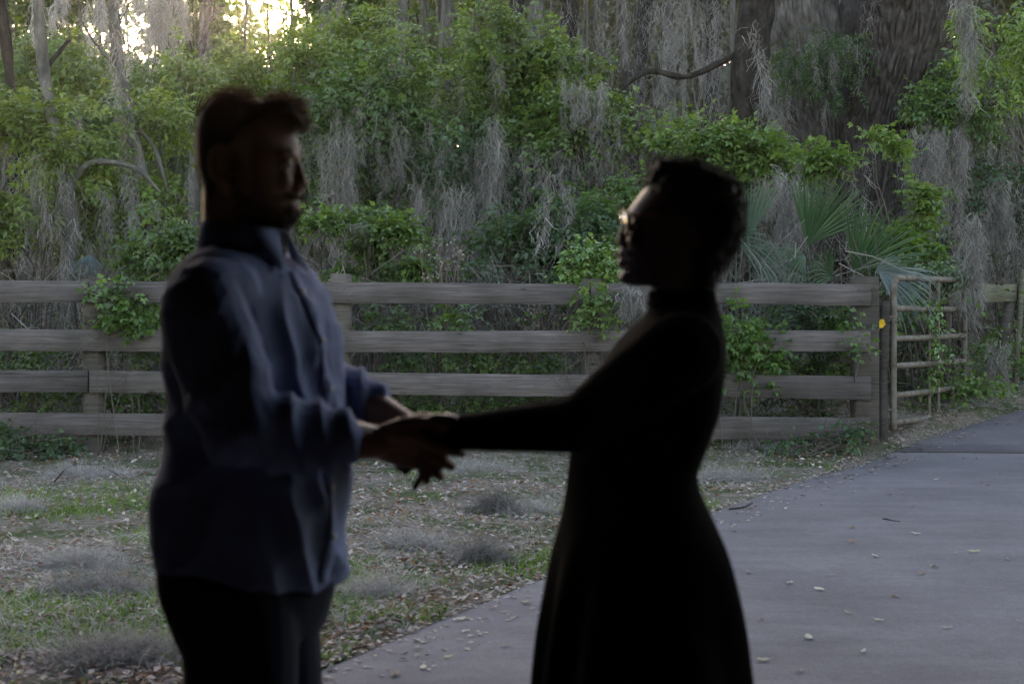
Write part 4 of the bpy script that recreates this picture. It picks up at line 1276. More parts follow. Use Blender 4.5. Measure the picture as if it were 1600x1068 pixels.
# tangled floor growth in the wood (uncountable): twigs, dead vines, low leaves
def undergrowth():
    n = 26000
    Y = 14.7 + 17 * vr.random(n) ** 1.25; px = -350 + 2300 * vr.random(n)
    x = (px - 800) / F * Y; z0 = gz(x, Y)
    h = vr.random(n) ** 1.2 * (1.7 + .05 * (Y - 14))
    clear = ~((px > 1390) & (Y < 18.2)); x, Y, z0, h = x[clear], Y[clear], z0[clear], h[clear]; n = len(x)
    C = np.stack([x, Y, z0 + h], -1)
    d = nrm(vr.normal(0, 1, (n, 3)) * np.array([.6, .5, 1.0]))
    L = (.25 + .7 * vr.random(n))[:, None]
    P = np.stack([C - d * L * .5, C + vr.normal(0, .06, (n, 3)), C + d * L * .5 + vr.normal(0, .10, (n, 3)) - np.array([0, 0, .06])], 1)
    P[:, :, 2] = np.maximum(P[:, :, 2], z0[:, None] + .02)
    a = Acc(); ribbons(a, P, .006 + .012 * vr.random(n) ** 2, tintmix(n, (.055, .045, .036), (.20, .18, .155), .3, vr), .5, vr)
    tag(a.build("dead_undergrowth", twig_mat), kind="stuff")
    m = 3800
    Y = 14.6 + 12 * vr.random(m) ** 1.5; px = -350 + 2300 * vr.random(m); x = (px - 800) / F * Y; z0 = gz(x, Y)
    C = np.stack([x, Y, z0 + .05 + 1.25 * vr.random(m) ** 1.5], -1)
    ok = vnoise(C * 1.5, 31) > .47; C = C[ok]
    b = Acc(); sprays(b, C, vr.normal(0, .6, C.shape) + [0, -.2, .1], 2, .14, .065, .036, tintmix(len(C), (.03, .055, .022), (.075, .12, .035), .3, vr), None, vr)
    tag(b.build("low_ground_cover", leaf_mat), kind="stuff")
    k = 9000   # scraps of moss through the tangle
    ma = Acc()
    for _ in range(150):
        Yk = 15 + 13 * vr.random(); pk = -200 + 2000 * vr.random()
        if pk > 1390 and Yk < 18.5: continue
        p = root_at(pk, Yk) + [0, 0, .5 + 2.3 * vr.random()]
        moss_strand(ma, p, .4 + 1.0 * vr.random(), .04 + .03 * vr.random(), 90, wd=.007)
    tag(ma.build("moss_in_undergrowth", moss_mat), kind="stuff")
undergrowth()

# ------------------------------------------------------------------ trees
trunk_tree("live_oak", "huge live oak trunk with deeply furrowed bark above the gate", "tree",
           [(1392, 0), (1390, 330), (1386, 200), (1408, 80), (1428, -60), (1452, -300)], [105, 88, 64, 70, 72, 70], 20, oak_bark, n=340, rough=.03, sub=64, furrow=.075,
           moss=[(1356, -20, 200, 9, 260), (1362, 60, 150, 8, 180), (1480, -60, 120, 10, 160)])
trunk_tree("live_oak", "leaning oak trunk with a fern clump left of the huge furrowed oak", "tree",
           [(1300, 0), (1296, 330), (1286, 200), (1262, 80), (1248, -40), (1215, -300)], [90, 72, 55, 56, 50, 46], 21, grey_oak_bark, n=260, rough=.04, sub=50, furrow=.045,
           limbs=[([(1275, 90), (1330, 30), (1352, -60), (1390, -200)], [26, 24, 22, 20])],
           moss=[(1222, 40, 260, 11, 340), (1232, 90, 220, 10, 260), (1262, 120, 120, 8, 130), (1310, 130, 140, 9, 130), (1340, 60, 180, 8, 160)])
trunk_tree("mossy_tree", "dark slanting trunk left of the leaning oak", "tree",
           [(1160, 0), (1163, 300), (1166, 190), (1172, 100), (1184, 0), (1196, -160)], [24, 22, 21, 25, 25, 24], 18.2, dark_bark, n=18, rough=.07,
           limbs=[([(1174, 70), (1130, 96), (1070, 120), (1010, 112), (960, 150)], [7, 6, 5, 4, 2]), ([(1184, 20), (1240, -60), (1290, -150)], [10, 9, 8])],
           moss=[(1180 + k * 5, 30 + k * 14, 150, 6, 110) for k in range(0, 3)])
trunk_tree("mossy_tree", "pale lichen covered thin trunk leaning at upper left", "tree",
           [(238, 0), (233, 330), (222, 270), (200, 180), (184, 80), (172, -60), (165, -200)], [9, 7, 8, 8, 8.5, 8, 8], 17.2, pale_bark, n=10, rough=.03,
           limbs=[([(204, 190), (240, 230), (262, 300)], [4, 3, 2]), ([(190, 110), (150, 70), (120, 20)], [4, 3, 2])],
           moss=[(184, -20, 230, 7, 200), (200, 150, 150, 6, 140), (215, 240, 110, 5, 90)])
trunk_tree("mossy_tree", "grey lichen trunk standing behind the fence near the left edge", "tree",
           [(108, 0), (106, 440), (110, 330), (96, 240), (70, 120), (58, -50)], [15, 14, 12, 10, 9, 8], 16.4, pale_bark, n=12, rough=.04,
           limbs=[([(104, 300), (140, 255), (210, 262), (250, 300)], [6, 5, 4, 2]), ([(100, 270), (40, 220), (-30, 200)], [6, 5, 3])],
           moss=[(96, 250, 130, 8, 140), (110, 330, 110, 8, 120), (200, 265, 110, 8, 120), (60, 230, 140, 8, 120)])
trunk_tree("mossy_tree", "dark crooked trunk at the left edge among yellow green leaves", "tree",
           [(14, 0), (16, 440), (8, 330), (26, 230), (14, 110), (-6, -60)], [11, 10, 9, 8, 8, 7], 18, dark_bark, n=10, rough=.04,
           limbs=[([(20, 260), (60, 190), (66, 120), (110, 60)], [5, 4, 3, 2])], moss=[(20, 200, 200, 7, 150)])
# slim trunks rising out of the thicket in the upper middle
slim = [(612, 24, 27, 9, "slim trunk right of the brightest gap in the wood"), (786, 26, 25, 14, "leaning dark slim trunk above the vine mound"), (826, 18, 29, 9, "thin straight trunk between two darker trunks above the mound"), (868, 30, 25, 15, "thick dark trunk above the right shoulder of the vine mound"),
        (884, 10, 31, 8, "pale thin trunk beside the thick dark trunk"), (985, 30, 28, 12, "moss hung trunk above the woman's forehead"), (1056, -20, 24, 9, "slanting thin trunk above the woman's hair"), (1108, 12, 26, 12, "moss draped trunk left of the dark slanting trunk"), (525, 10, 32, 9, "slim trunk in the hazy gap above the man's shoulder"), (352, -14, 33, 8, "hazy slim trunk above the man's head"), (298, 30, 30, 9, "pale slim trunk among backlit moss curtains"), (704, -10, 30, 8, "slender trunk rising behind the top of the vine mound")]
for px, ln, Y, r, lab in slim:
    trunk_tree("slim_tree", lab, "tree", [(px, 0), (px + 4, 400), (px + ln * .2, 250), (px + ln * .5, 100), (px + ln, -60), (px + ln * 1.6, -220)], [r * 1.15, r, r * .95, r * .9, r * .85, r * .7], Y, dark_bark if r > 11 else pale_bark, "slim trunks in the wood behind the thicket", n=9, rough=.05, sub=3,
               moss=[(px + ln * .7 + vr.normal(0, 8), -20 + 60 * vr.random(), 170 + 90 * vr.random(), 7, 130) for _ in range(4)])

# backlit crown masses at upper left, one tree each
trunk_tree("backlit_tree", "tall pale green tree in the hazy upper left corner", "tree", [(70, 0), (72, 350), (60, 150), (40, -100)], [10, 9, 8, 6], 30, pale_bark, n=8,
           crown=([(40, 100, 130, 100), (120, 150, 100, 80), (60, -40, 130, 70)], 1500, (.06, .10, .03), (.10, .145, .045), dict(L=.15, Wd=.07, slen=.4)))
trunk_tree("backlit_tree", "hazy pale green tree right of the backlit moss curtains", "tree", [(318, 0), (320, 350), (326, 150), (330, -100)], [9, 8, 8, 6], 31, pale_bark, n=8,
           crown=([(325, 60, 70, 70), (370, 120, 90, 50), (270, 150, 90, 50)], 1000, (.06, .10, .03), (.10, .145, .045), dict(L=.15, Wd=.07, slen=.4)))
trunk_tree("backlit_tree", "dusky green tree beyond the brightest gap at top", "tree", [(560, 0), (560, 350), (556, 150), (550, -100)], [10, 9, 8, 6], 29, pale_bark, n=8,
           crown=([(560, 40, 80, 60), (500, 110, 70, 40), (620, 110, 80, 50), (540, -40, 80, 40)], 1300, (.055, .095, .03), (.095, .135, .045), dict(L=.14, Wd=.065, slen=.38)))

# ------------------------------------------------------------------ shrubs, vines, palms
S = shrub
S("leafy_shrub", "yellow green shrub filling the left edge behind the fence", "shrub", 50, 16.6, [(60, 240, 95, 70), (30, 310, 70, 60), (110, 200, 60, 50), (-30, 250, 80, 90)], 1500, *YG, slen=.22, stems=18, moss=16, moss_len=.7, droop=.1)
S("leafy_shrub", "loose green sapling with drooping leaves left of the man's head", "shrub", 245, 17.4, [(240, 190, 65, 45), (265, 250, 55, 55), (180, 265, 50, 45), (150, 330, 70, 45)], 1250, *YG, slen=.24, stems=16, moss=18, moss_len=.7, droop=.15)
S("leafy_shrub", "small bright bush just behind the man's neck", "shrub", 288, 15.3, [(290, 345, 55, 42), (255, 395, 60, 36), (320, 400, 60, 40)], 1000, *MG, slen=.16, L=.06, Wd=.034, stems=14, moss=6, moss_len=.4)
S("leafy_shrub", "drooping backlit sapling with few leaves at top left", "shrub", 120, 20, [(60, 70, 55, 30), (120, 105, 65, 26), (225, 110, 50, 22), (20, 130, 40, 40)], 420, (0.063, 0.112, 0.028), (0.126, 0.182, 0.042), slen=.30, L=.10, Wd=.042, stems=10, droop=.35, clump=.50)
S("leafy_shrub", "hazy shrub of fine leaves directly behind the man's hair", "shrub", 390, 19.5, [(380, 130, 105, 55), (330, 90, 60, 34), (450, 95, 60, 40), (400, 220, 110, 60)], 1900, *YG, slen=.22, stems=18, moss=22, moss_len=.8)
S("leafy_shrub", "yellowish backlit shrub below the brightest gap", "shrub", 510, 20.5, [(505, 70, 60, 40), (560, 45, 60, 34), (470, 140, 60, 40), (530, 150, 70, 50)], 1500, *YG, slen=.22, stems=16, moss=20, moss_len=.8)
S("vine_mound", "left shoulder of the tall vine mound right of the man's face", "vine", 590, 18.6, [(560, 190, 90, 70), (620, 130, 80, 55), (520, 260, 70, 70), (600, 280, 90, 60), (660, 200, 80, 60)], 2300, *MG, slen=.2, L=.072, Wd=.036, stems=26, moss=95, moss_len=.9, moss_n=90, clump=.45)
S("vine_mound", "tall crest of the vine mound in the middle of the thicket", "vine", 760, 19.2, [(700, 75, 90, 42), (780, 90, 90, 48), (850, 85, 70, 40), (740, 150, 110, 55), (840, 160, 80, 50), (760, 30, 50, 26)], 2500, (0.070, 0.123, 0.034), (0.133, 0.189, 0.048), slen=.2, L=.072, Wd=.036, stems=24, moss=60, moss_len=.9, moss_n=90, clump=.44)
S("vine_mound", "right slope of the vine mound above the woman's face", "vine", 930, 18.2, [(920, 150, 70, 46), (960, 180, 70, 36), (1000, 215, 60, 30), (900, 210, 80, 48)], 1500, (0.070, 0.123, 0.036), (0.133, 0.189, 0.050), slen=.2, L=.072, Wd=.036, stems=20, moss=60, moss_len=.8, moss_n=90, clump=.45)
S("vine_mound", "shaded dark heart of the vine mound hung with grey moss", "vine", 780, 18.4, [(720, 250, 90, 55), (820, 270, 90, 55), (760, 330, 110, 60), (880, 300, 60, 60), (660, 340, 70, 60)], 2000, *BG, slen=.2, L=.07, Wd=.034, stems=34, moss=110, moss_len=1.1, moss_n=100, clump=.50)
S("leafy_shrub", "bluish green low shrub behind the fence left of the woman's chin", "shrub", 850, 16.4, [(820, 380, 70, 46), (890, 350, 60, 40), (870, 410, 70, 40), (780, 400, 50, 40)], 1300, *BG, slen=.17, L=.062, Wd=.036, stems=18, moss=12, moss_len=.5)
S("leafy_shrub", "rounded vine bush topped with a grey moss tuft right of the man's collar", "shrub", 560, 15.3, [(540, 375, 60, 34), (600, 385, 52, 36), (500, 400, 50, 36), (570, 415, 85, 28)], 1500, (0.059, 0.115, 0.036), (0.119, 0.182, 0.053), slen=.15, L=.056, Wd=.034, stems=16, moss=14, moss_len=.35)
S("leafy_shrub", "sprig of light green leaves in front of the woman's glasses", "shrub", 930, 16.9, [(900, 305, 45, 24), (945, 320, 40, 26), (985, 285, 34, 14), (925, 350, 40, 24)], 420, (0.077, 0.147, 0.049), (0.133, 0.210, 0.063), slen=.18, L=.062, Wd=.036, stems=10)
S("fence_vine", "bright green vine climbing over the post beside the woman's chin", "vine", 928, 14.42, [(925, 405, 38, 22), (900, 425, 30, 18), (945, 430, 30, 18), (930, 395, 24, 14)], 420, (0.084, 0.175, 0.039), (0.154, 0.231, 0.056), pairs=2, slen=.12, L=.055, Wd=.038, stems=8, r0=.008, mat=gloss_leaf_mat, clump=.38)
S("fence_vine", "vine tendrils hanging over the boards below the woman's chin", "vine", 940, 13.92, [(912, 462, 12, 26, -.05), (945, 470, 13, 40, -.05), (930, 500, 24, 14)], 90, (0.070, 0.140, 0.036), (0.140, 0.210, 0.049), pairs=2, slen=.11, L=.05, Wd=.034, stems=5, r0=.005, clump=.30)
S("fence_vine", "small vine draped over the left fence boards beside the man's back", "vine", 190, 13.93, [(180, 455, 30, 18, -.03), (205, 490, 40, 24, .1), (165, 475, 16, 24, -.03), (240, 505, 24, 20, .1)], 240, (0.056, 0.119, 0.036), (0.112, 0.182, 0.048), pairs=2, slen=.12, L=.062, Wd=.045, stems=6, r0=.006, clump=.36)
S("fence_vine", "leafy vine threaded through the boards behind the woman's back", "vine", 1160, 13.95, [(1160, 520, 30, 34, -.03), (1145, 560, 34, 34, .15), (1185, 570, 30, 30, .15), (1210, 545, 20, 20, .1)], 380, (0.056, 0.126, 0.034), (0.119, 0.196, 0.048), pairs=2, slen=.12, L=.06, Wd=.042, stems=9, r0=.007, clump=.36)
S("fence_vine", "vine sprigs crossing the end of the fence beside the square post", "vine", 1318, 14.3, [(1320, 510, 30, 30, .2), (1280, 585, 60, 24, .3), (1345, 530, 14, 40, -.4), (1240, 590, 50, 20, .3)], 330, (0.056, 0.119, 0.034), (0.112, 0.182, 0.048), pairs=2, slen=.11, L=.052, Wd=.038, stems=9, r0=.006, clump=.40)
S("fence_vine", "thin vine winding up the middle bars of the metal gate", "vine", 1462, 15.05, [(1458, 490, 12, 24), (1468, 530, 12, 24), (1462, 570, 10, 26), (1420, 470, 30, 14), (1400, 500, 14, 14)], 110, (0.084, 0.168, 0.042), (0.154, 0.224, 0.063), pairs=2, slen=.11, L=.055, Wd=.04, stems=4, r0=.005, clump=.30, mat=gloss_leaf_mat)
S("leafy_shrub", "light green shrub rising behind the woman's hair", "shrub", 1120, 17.2, [(1120, 215, 62, 32), (1165, 245, 50, 34), (1075, 235, 40, 30), (1180, 205, 30, 20)], 1100, (0.084, 0.154, 0.042), (0.154, 0.224, 0.063), slen=.19, L=.068, Wd=.034, stems=18, moss=12, moss_len=.6)
S("leafy_shrub", "bright green vine cascade arching over the palm fronds", "vine", 1390, 16.8, [(1300, 262, 70, 20), (1345, 232, 40, 26), (1390, 270, 44, 34), (1420, 320, 34, 36), (1400, 380, 34, 36), (1450, 378, 26, 20), (1240, 258, 40, 16)], 1700, (0.084, 0.161, 0.039), (0.161, 0.231, 0.059), slen=.17, L=.062, Wd=.036, stems=22, moss=18, moss_len=.7)
S("leafy_shrub", "green vine draped over the foot of the huge oak", "vine", 1500, 18.9, [(1470, 160, 50, 30), (1530, 120, 50, 36), (1520, 185, 60, 28), (1560, 90, 34, 30)], 950, (0.067, 0.133, 0.039), (0.126, 0.196, 0.056), slen=.18, L=.064, Wd=.034, stems=16, moss=40, moss_len=1.2, moss_n=100)
S("leafy_shrub", "twiggy vine mass hung with moss at the right edge", "vine", 1590, 18.8, [(1540, 290, 70, 70), (1590, 200, 50, 70), (1500, 330, 50, 50), (1610, 330, 60, 80)], 900, *BG, slen=.16, L=.055, Wd=.034, stems=22, r0=.010, moss=40, moss_len=1.0, moss_n=80, mat=gloss_leaf_mat, clump=.46, twig=(.045, .037, .031))
S("leafy_shrub", "bright leaves hanging into the top right corner", "vine", 1760, 15.6, [(1605, 60, 26, 60), (1585, 130, 24, 30), (1512, 70, 14, 50), (1510, 20, 12, 20)], 210, (0.105, 0.182, 0.039), (0.168, 0.238, 0.056), slen=.2, L=.09, Wd=.034, stems=8, droop=.5, clump=.36)
S("leafy_shrub", "glossy small leaved bush above the gate", "shrub", 1440, 15.9, [(1440, 425, 44, 18), (1475, 432, 26, 14), (1400, 440, 30, 18)], 330, (0.063, 0.119, 0.056), (0.126, 0.182, 0.084), pairs=2, slen=.12, L=.05, Wd=.034, stems=10, mat=gloss_leaf_mat, clump=.40)
S("fern_clump", "dark fern clump growing on the leaning oak trunk", "fern", 1275, 19.6, [(1250, 78, 40, 18), (1300, 60, 50, 16), (1326, 95, 30, 20), (1265, 115, 34, 16), (1305, 142, 30, 13), (1235, 112, 18, 22)], 330, (0.035, 0.070, 0.028), (0.070, 0.119, 0.042), pairs=5, slen=.24, L=.06, Wd=.020, stems=0, moss=14, moss_len=.5, droop=.2)
low = [(40, 14.5, [(30, 560, 60, 34), (90, 600, 50, 30), (60, 650, 60, 30)], 320, MG, "low leafy plant behind the lower boards at the left edge"),
       (200, 14.6, [(200, 500, 50, 30), (215, 560, 40, 24), (210, 620, 50, 24)], 260, MG, "low leafy plant behind the boards beside the left post"),
       (620, 14.6, [(610, 500, 40, 24), (640, 560, 40, 18), (650, 630, 50, 16)], 260, MG, "low leafy plant behind the boards above the joined hands"),
       (745, 14.5, [(720, 500, 44, 18), (740, 560, 40, 18), (790, 628, 60, 14), (740, 640, 60, 12)], 330, ((0.070, 0.140, 0.042), (0.126, 0.196, 0.056)), "low bright plant behind the lower boards in the gap between the couple"),
       (860, 14.6, [(860, 500, 40, 18), (840, 560, 40, 20), (860, 630, 50, 14)], 280, MG, "low leafy plant behind the boards near the woman's sleeve"),
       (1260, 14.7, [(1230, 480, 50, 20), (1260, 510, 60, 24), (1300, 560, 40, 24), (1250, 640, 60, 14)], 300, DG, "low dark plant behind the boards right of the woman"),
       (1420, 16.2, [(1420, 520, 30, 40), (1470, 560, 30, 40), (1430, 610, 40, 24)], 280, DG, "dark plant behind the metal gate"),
       (1500, 15.7, [(1490, 612, 40, 10), (1450, 628, 20, 9), (1540, 600, 30, 9)], 180, ((0.084, 0.175, 0.042), (0.154, 0.231, 0.056)), "bright weeds at the foot of the metal gate"),
       (1585, 17.2, [(1580, 585, 40, 16), (1600, 560, 30, 20), (1560, 540, 30, 30)], 240, ((0.070, 0.147, 0.042), (0.140, 0.210, 0.056)), "leafy weeds below the mossy fence at the right edge"),
       (40, 13.75, [(30, 690, 44, 14), (85, 700, 34, 10), (0, 680, 30, 14)], 170, BG, "broad leaved weeds on the ground in front of the left fence boards"),
       (1250, 13.7, [(1290, 680, 46, 6), (1230, 690, 30, 5), (1330, 672, 20, 8)], 80, BG, "small weeds under the bottom board near the square post")]
for px, Y, bl, n, c, lab in low:
    S("low_plant", lab, "plant", px, Y, bl, int(n * .72), c[0], c[1], pairs=2, slen=.13, L=.062, Wd=.042, stems=10, r0=.007, clump=.38, group="low plants along the fence")

def palm(label, px, Y, fronds, ca, cb):
    """fan palm: each frond its own part; frond = (hub px, hub py, aim angle deg (90 = up), spread deg, length px, tilt towards camera, droop)"""
    base = root_at(px, Y)
    o = thing("fan_palm", label, "palm", base, "fan palms behind the fence")
    for (hx, hy, ang, spread, lpx, tilt, droop) in fronds:
        a = Acc(); hub = W(hx, hy, Y - .05 + .1 * vr.random()); L = lpx / M2P(Y)
        aim = np.array([math.cos(R(ang)), -math.sin(R(tilt)), math.sin(R(ang))]); aim /= np.linalg.norm(aim)
        side = nrm(np.cross(aim, [0, -1, .15])); fn = np.cross(side, aim)
        V, f = tube_geo([base + [vr.normal(0, .05), 0, 0], base * .5 + hub * .5 + [vr.normal(0, .05), .05, .1], hub], [.013, .010, .008], 6, 5, cap=False)
        a.add(V, f, np.array(ca) * 1.1)
        ns = 24
        T = tintmix(ns, ca, cb, .15, vr)
        th = np.linspace(-R(spread), R(spread), ns)
        for k in range(ns):
            d = aim * math.cos(th[k]) + side * math.sin(th[k]) + fn * (.14 * (k % 2) - .07 + .25 * math.cos(th[k] * 1.2))
            d /= np.linalg.norm(d)
            ln = L * (.72 + .28 * math.cos(th[k] * .9)) * (.9 + .2 * vr.random())
            w = nrm(np.cross(d, fn)); m = 6
            P = []; 
            for j in range(m):
                t = j / (m - 1)
                p = hub + d * ln * t + np.array([0, -.1 * droop * t ** 2 * ln, -droop * ln * t ** 2.4 * (.75 + .5 * vr.random() * (j == m - 1))])
                ww = .0125 * L / .8 * (.25 + 1.1 * math.sin(math.pi * min(1, .12 + t * .80)) ** .8) * (1 - t * .55) * (0.15 if j == m - 1 else 1)
                P += [p - w * ww - fn * ww * .35, p + fn * ww * .35, p + w * ww - fn * ww * .35]
            i = np.arange(m - 1)[:, None]; j = np.arange(2)[None]
            a.add(np.array(P), [np.stack([i * 3 + j, i * 3 + j + 1, (i + 1) * 3 + j + 1, (i + 1) * 3 + j], -1).reshape(-1, 4)], T[k])
        a.build("frond", palm_mat, o, base)
PG = ((.035, .075, .036), (.070, .125, .060)); PB = ((.075, .105, .095), (.15, .19, .175))
palm("tall fan palm with upright fronds right of the woman behind the fence", 1275, 15.6, [(1262, 382, 66, 40, 130, 10, .10), (1335, 425, 60, 42, 135, 15, .12), (1258, 400, 200, 60, 85, 30, .7), (1300, 432, 150, 60, 95, 30, .55)], *PG)
palm("drooping bluish fan palm directly behind the woman's neck", 1165, 15.3, [(1150, 378, 40, 80, 95, 30, .9), (1170, 372, 82, 22, 95, 5, .05), (1150, 395, 130, 70, 80, 35, .9), (1180, 400, 0, 60, 70, 35, .7)], (.055, .09, .068), (.11, .155, .125))
palm("pale silvery palm leaves drooping beside the gate post", 1375, 15.0, [(1372, 422, 330, 34, 100, 35, .35), (1368, 425, 20, 40, 60, 30, .5)], *PB)
palm("low palm leaning through the boards right of the woman", 1280, 14.7, [(1270, 505, 165, 40, 95, 20, .45), (1290, 510, 60, 50, 55, 20, .3), (1240, 520, 30, 40, 60, 20, .6)], (.04, .065, .045), (.075, .105, .075))
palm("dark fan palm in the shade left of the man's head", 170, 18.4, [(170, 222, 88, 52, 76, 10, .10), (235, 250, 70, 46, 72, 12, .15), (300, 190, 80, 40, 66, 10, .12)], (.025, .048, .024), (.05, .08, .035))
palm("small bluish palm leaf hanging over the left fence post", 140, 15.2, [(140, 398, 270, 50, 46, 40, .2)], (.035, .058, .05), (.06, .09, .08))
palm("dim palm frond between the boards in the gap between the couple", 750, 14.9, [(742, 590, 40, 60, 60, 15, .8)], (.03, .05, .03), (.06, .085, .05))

# hanging moss curtains, each a plant of its own
PALE_BACKLIT = ((.36, .345, .32), (.60, .58, .54))  # moss tint lightened, with the sun's backlight put into the colour
def curtain(label, px, py, Y, wpx, lpx, k, n, ca=MOSS_A, cb=MOSS_B, wd=.0065, depth=.18):
    wpx = wpx * 1.35
    top = W(px, py, Y)
    o = Acc(); moss_clot(o, top, wpx / M2P(Y), lpx / M2P(Y), k, n, depth, ca=ca, cb=cb, wd=wd)
    ob = o.build("spanish_moss", backlit_moss_mat if ca is PALE_BACKLIT[0] else moss_mat, None, top)
    tag(ob, label, "moss", "curtains of hanging grey moss")
curtain("longest pale moss curtain hanging at the top beside the low sun", 262, -30, 21.5, 60, 150, 13, 190, *PALE_BACKLIT, wd=.010)
curtain("pale pointed moss tail at the top left corner", 98, -30, 21.5, 16, 90, 4, 150, *PALE_BACKLIT, wd=.010)
curtain("long thin pale moss rope right of the pointed tail", 146, -30, 21.5, 20, 190, 5, 230, *PALE_BACKLIT, wd=.010)
curtain("ragged moss drape over the leaning lichen trunk", 212, -30, 20.5, 26, 150, 5, 190, *PALE_BACKLIT, wd=.009)
curtain("thin moss rope at the far left edge", 60, -20, 21, 12, 150, 3, 150, *PALE_BACKLIT, wd=.009)
curtain("moss curtain hanging right beside the brightest gap", 520, -10, 22, 34, 90, 6, 120, MOSS_A, MOSS_B)
curtain("moss curtain hanging in front of the slim trunks at top middle", 950, -20, 22, 60, 190, 6, 140)
curtain("moss curtain above the woman's hair", 1050, -20, 20, 60, 230, 6, 150)
curtain("moss curtain beside the dark slanting trunk", 1108, -10, 19.6, 30, 220, 4, 150)
curtain("broad grey moss sheet on the twigs behind the tall palm", 1225, 275, 16.3, 50, 120, 12, 150)
curtain("long moss rope falling beside the right corner of the gate", 1521, 330, 15.75, 14, 210, 5, 300)
curtain("moss curtain falling below the mossy fence board", 1548, 535, 16.3, 34, 75, 8, 120)
curtain("moss clot caught below the top board under the woman's chin", 988, 444, 13.9, 26, 50, 7, 110, depth=.08)
curtain("thin moss streamer hanging at the top right", 1508, -20, 15.4, 12, 190, 4, 260)
curtain("moss curtain on the vines under the huge oak", 1465, 200, 17.5, 70, 240, 16, 220)
curtain("moss curtain at the right edge above the leaning fence post", 1580, 280, 18.2, 60, 150, 12, 170)
curtain("moss curtain on the shaded left of the vine mound", 520, 200, 17.6, 50, 210, 9, 180)
curtain("pair of long moss ropes down the middle of the vine mound", 762, 180, 17.6, 34, 260, 7, 240)
curtain("moss sheet on the right slope of the vine mound", 905, 120, 17.4, 60, 90, 9, 130)
curtain("moss ropes hanging to the fence in the middle of the thicket", 690, 290, 16.9, 80, 150, 10, 150)
curtain("moss tuft lying on the rounded vine bush", 540, 348, 15.0, 44, 18, 8, 70)

for lab, px, py, Y, w, l, k in (("thin moss veil across the middle of the vine mound", 700, 215, 17.5, 170, 110, 16), ("thin moss veil over the dark right side of the vine mound", 870, 225, 17.3, 120, 130, 14), ("thin moss veil on the left shoulder of the vine mound", 585, 170, 17.4, 110, 120, 12), ("thin moss veil among the saplings behind the man's head", 440, 210, 17.9, 90, 120, 9), ("thin moss veil among the yellow green leaves at the left", 130, 290, 16.2, 120, 120, 12)):
    curtain(lab, px, py, Y, w, l, int(k * .75), 90, ca=(.11, .102, .093), cb=(.28, .26, .24), wd=.0055, depth=.5)

# dead weed with seed heads behind the fence
def weed(label, px, Y, top, n):
    base = root_at(px, Y); o = thing("dead_weed", label, "weed", base, "dead weeds behind the fence")
    a = Acc(); b = Acc()
    for k in range(n):
        tp = W(px + vr.normal(0, 26), top + abs(vr.normal(0, 22)), Y + vr.normal(0, .1))
        V, f = tube_geo([base + vr.normal(0, .03, 3) * [1, 1, 0], base * .4 + tp * .6 + vr.normal(0, .04, 3), tp], [.006, .005, .003], 5, 4, cap=False); a.add(V, f, (.17, .13, .10))
        m = 16; c = tp + vr.normal(0, 1, (m, 3)) * [.06, .05, .05]
        ribbons(a, np.stack([np.repeat(tp[None] - [0, 0, .08], m, 0), c], 1), .004, (.18, .14, .11), r=vr)
        leaves(b, c, vr.normal(0, 1, (m, 3)), vr.normal(0, 1, (m, 3)), .032, .022, tintmix(m, (.20, .16, .13), (.33, .28, .24), .2, vr))
    a.build("stem", twig_mat, o, base); b.build("seed_heads", litter_mat, o, base)["kind"] = "stuff"
weed("dead brown weed with feathery seed heads above the top board", 690, 14.6, 385, 7)
weed("dry seed heads seen between the upper two boards", 820, 14.55, 470, 6)
# ------------------------------------------------------------------ ground cover (uncountable) and the small things lying about
gr = np.random.default_rng(5)
def scatter(n, x0=-260, x1=1900, y0=585, y1=1180, margin=.03, ymax=15.5):
    px = x0 + (x1 - x0) * gr.random(n); py = y0 + (y1 - y0) * gr.random(n)
    x, y = on_ground(px, py)
    ok = (x < road_edge(y) - margin) & ((y < ymax) | ((x > 3.4) & (y < 20)))
    return x[ok], y[ok]
def pos3(x, y, h=0.0): return np.stack([x, y, gz(x, y) + h], -1)
# leaf litter
x, y = scatter(60000)
d = fbm(np.stack([x * 1.1, y * 1.1, x * 0], -1), 3, 40)
keep = gr.random(len(x)) < .25 + 1.5 * smooth(.36, .60, d) + (y > 12.5) * (x > 2.5); x, y = x[keep], y[keep]
n = len(x); a = gr.random(n) * 6.283
D = np.stack([np.cos(a), np.sin(a), gr.normal(0, .22, n)], -1); N = np.stack([gr.normal(0, .4, n), gr.normal(0, .4, n), np.ones(n)], -1)
L = .022 + .038 * gr.random(n)
T = tintmix(n, (.23, .16, .125), (.50, .395, .33), .25, gr); br = gr.random(n) < .25; T[br] = tintmix(br.sum(), (.16, .07, .03), (.26, .12, .05), .2, gr)
A = Acc(); leaves(A, pos3(x, y, .012 + .018 * gr.random(n)), D, N, L, L * .48, T, fold=.3, droop=-.12)
# some of it blown over the driveway edge
m = 1500; y2 = 4.5 + 13 * gr.random(m); x2 = road_edge(y2) + .45 * gr.random(m) ** 2.6 - .03; a = gr.random(m) * 6.283
Lm = .018 + .035 * gr.random(m)
leaves(A, np.stack([x2, y2, ground(x2, y2) + .020 + .006 * gr.random(m)], -1), np.stack([np.cos(a), np.sin(a), gr.normal(0, .08, m)], -1), np.stack([gr.normal(0, .25, m), gr.normal(0, .25, m), np.ones(m)], -1), Lm, Lm * .45, tintmix(m, (.20, .15, .11), (.44, .36, .29), .3, gr), fold=.2, droop=-.05)
tag(A.build("leaf_litter", litter_mat), kind="stuff")
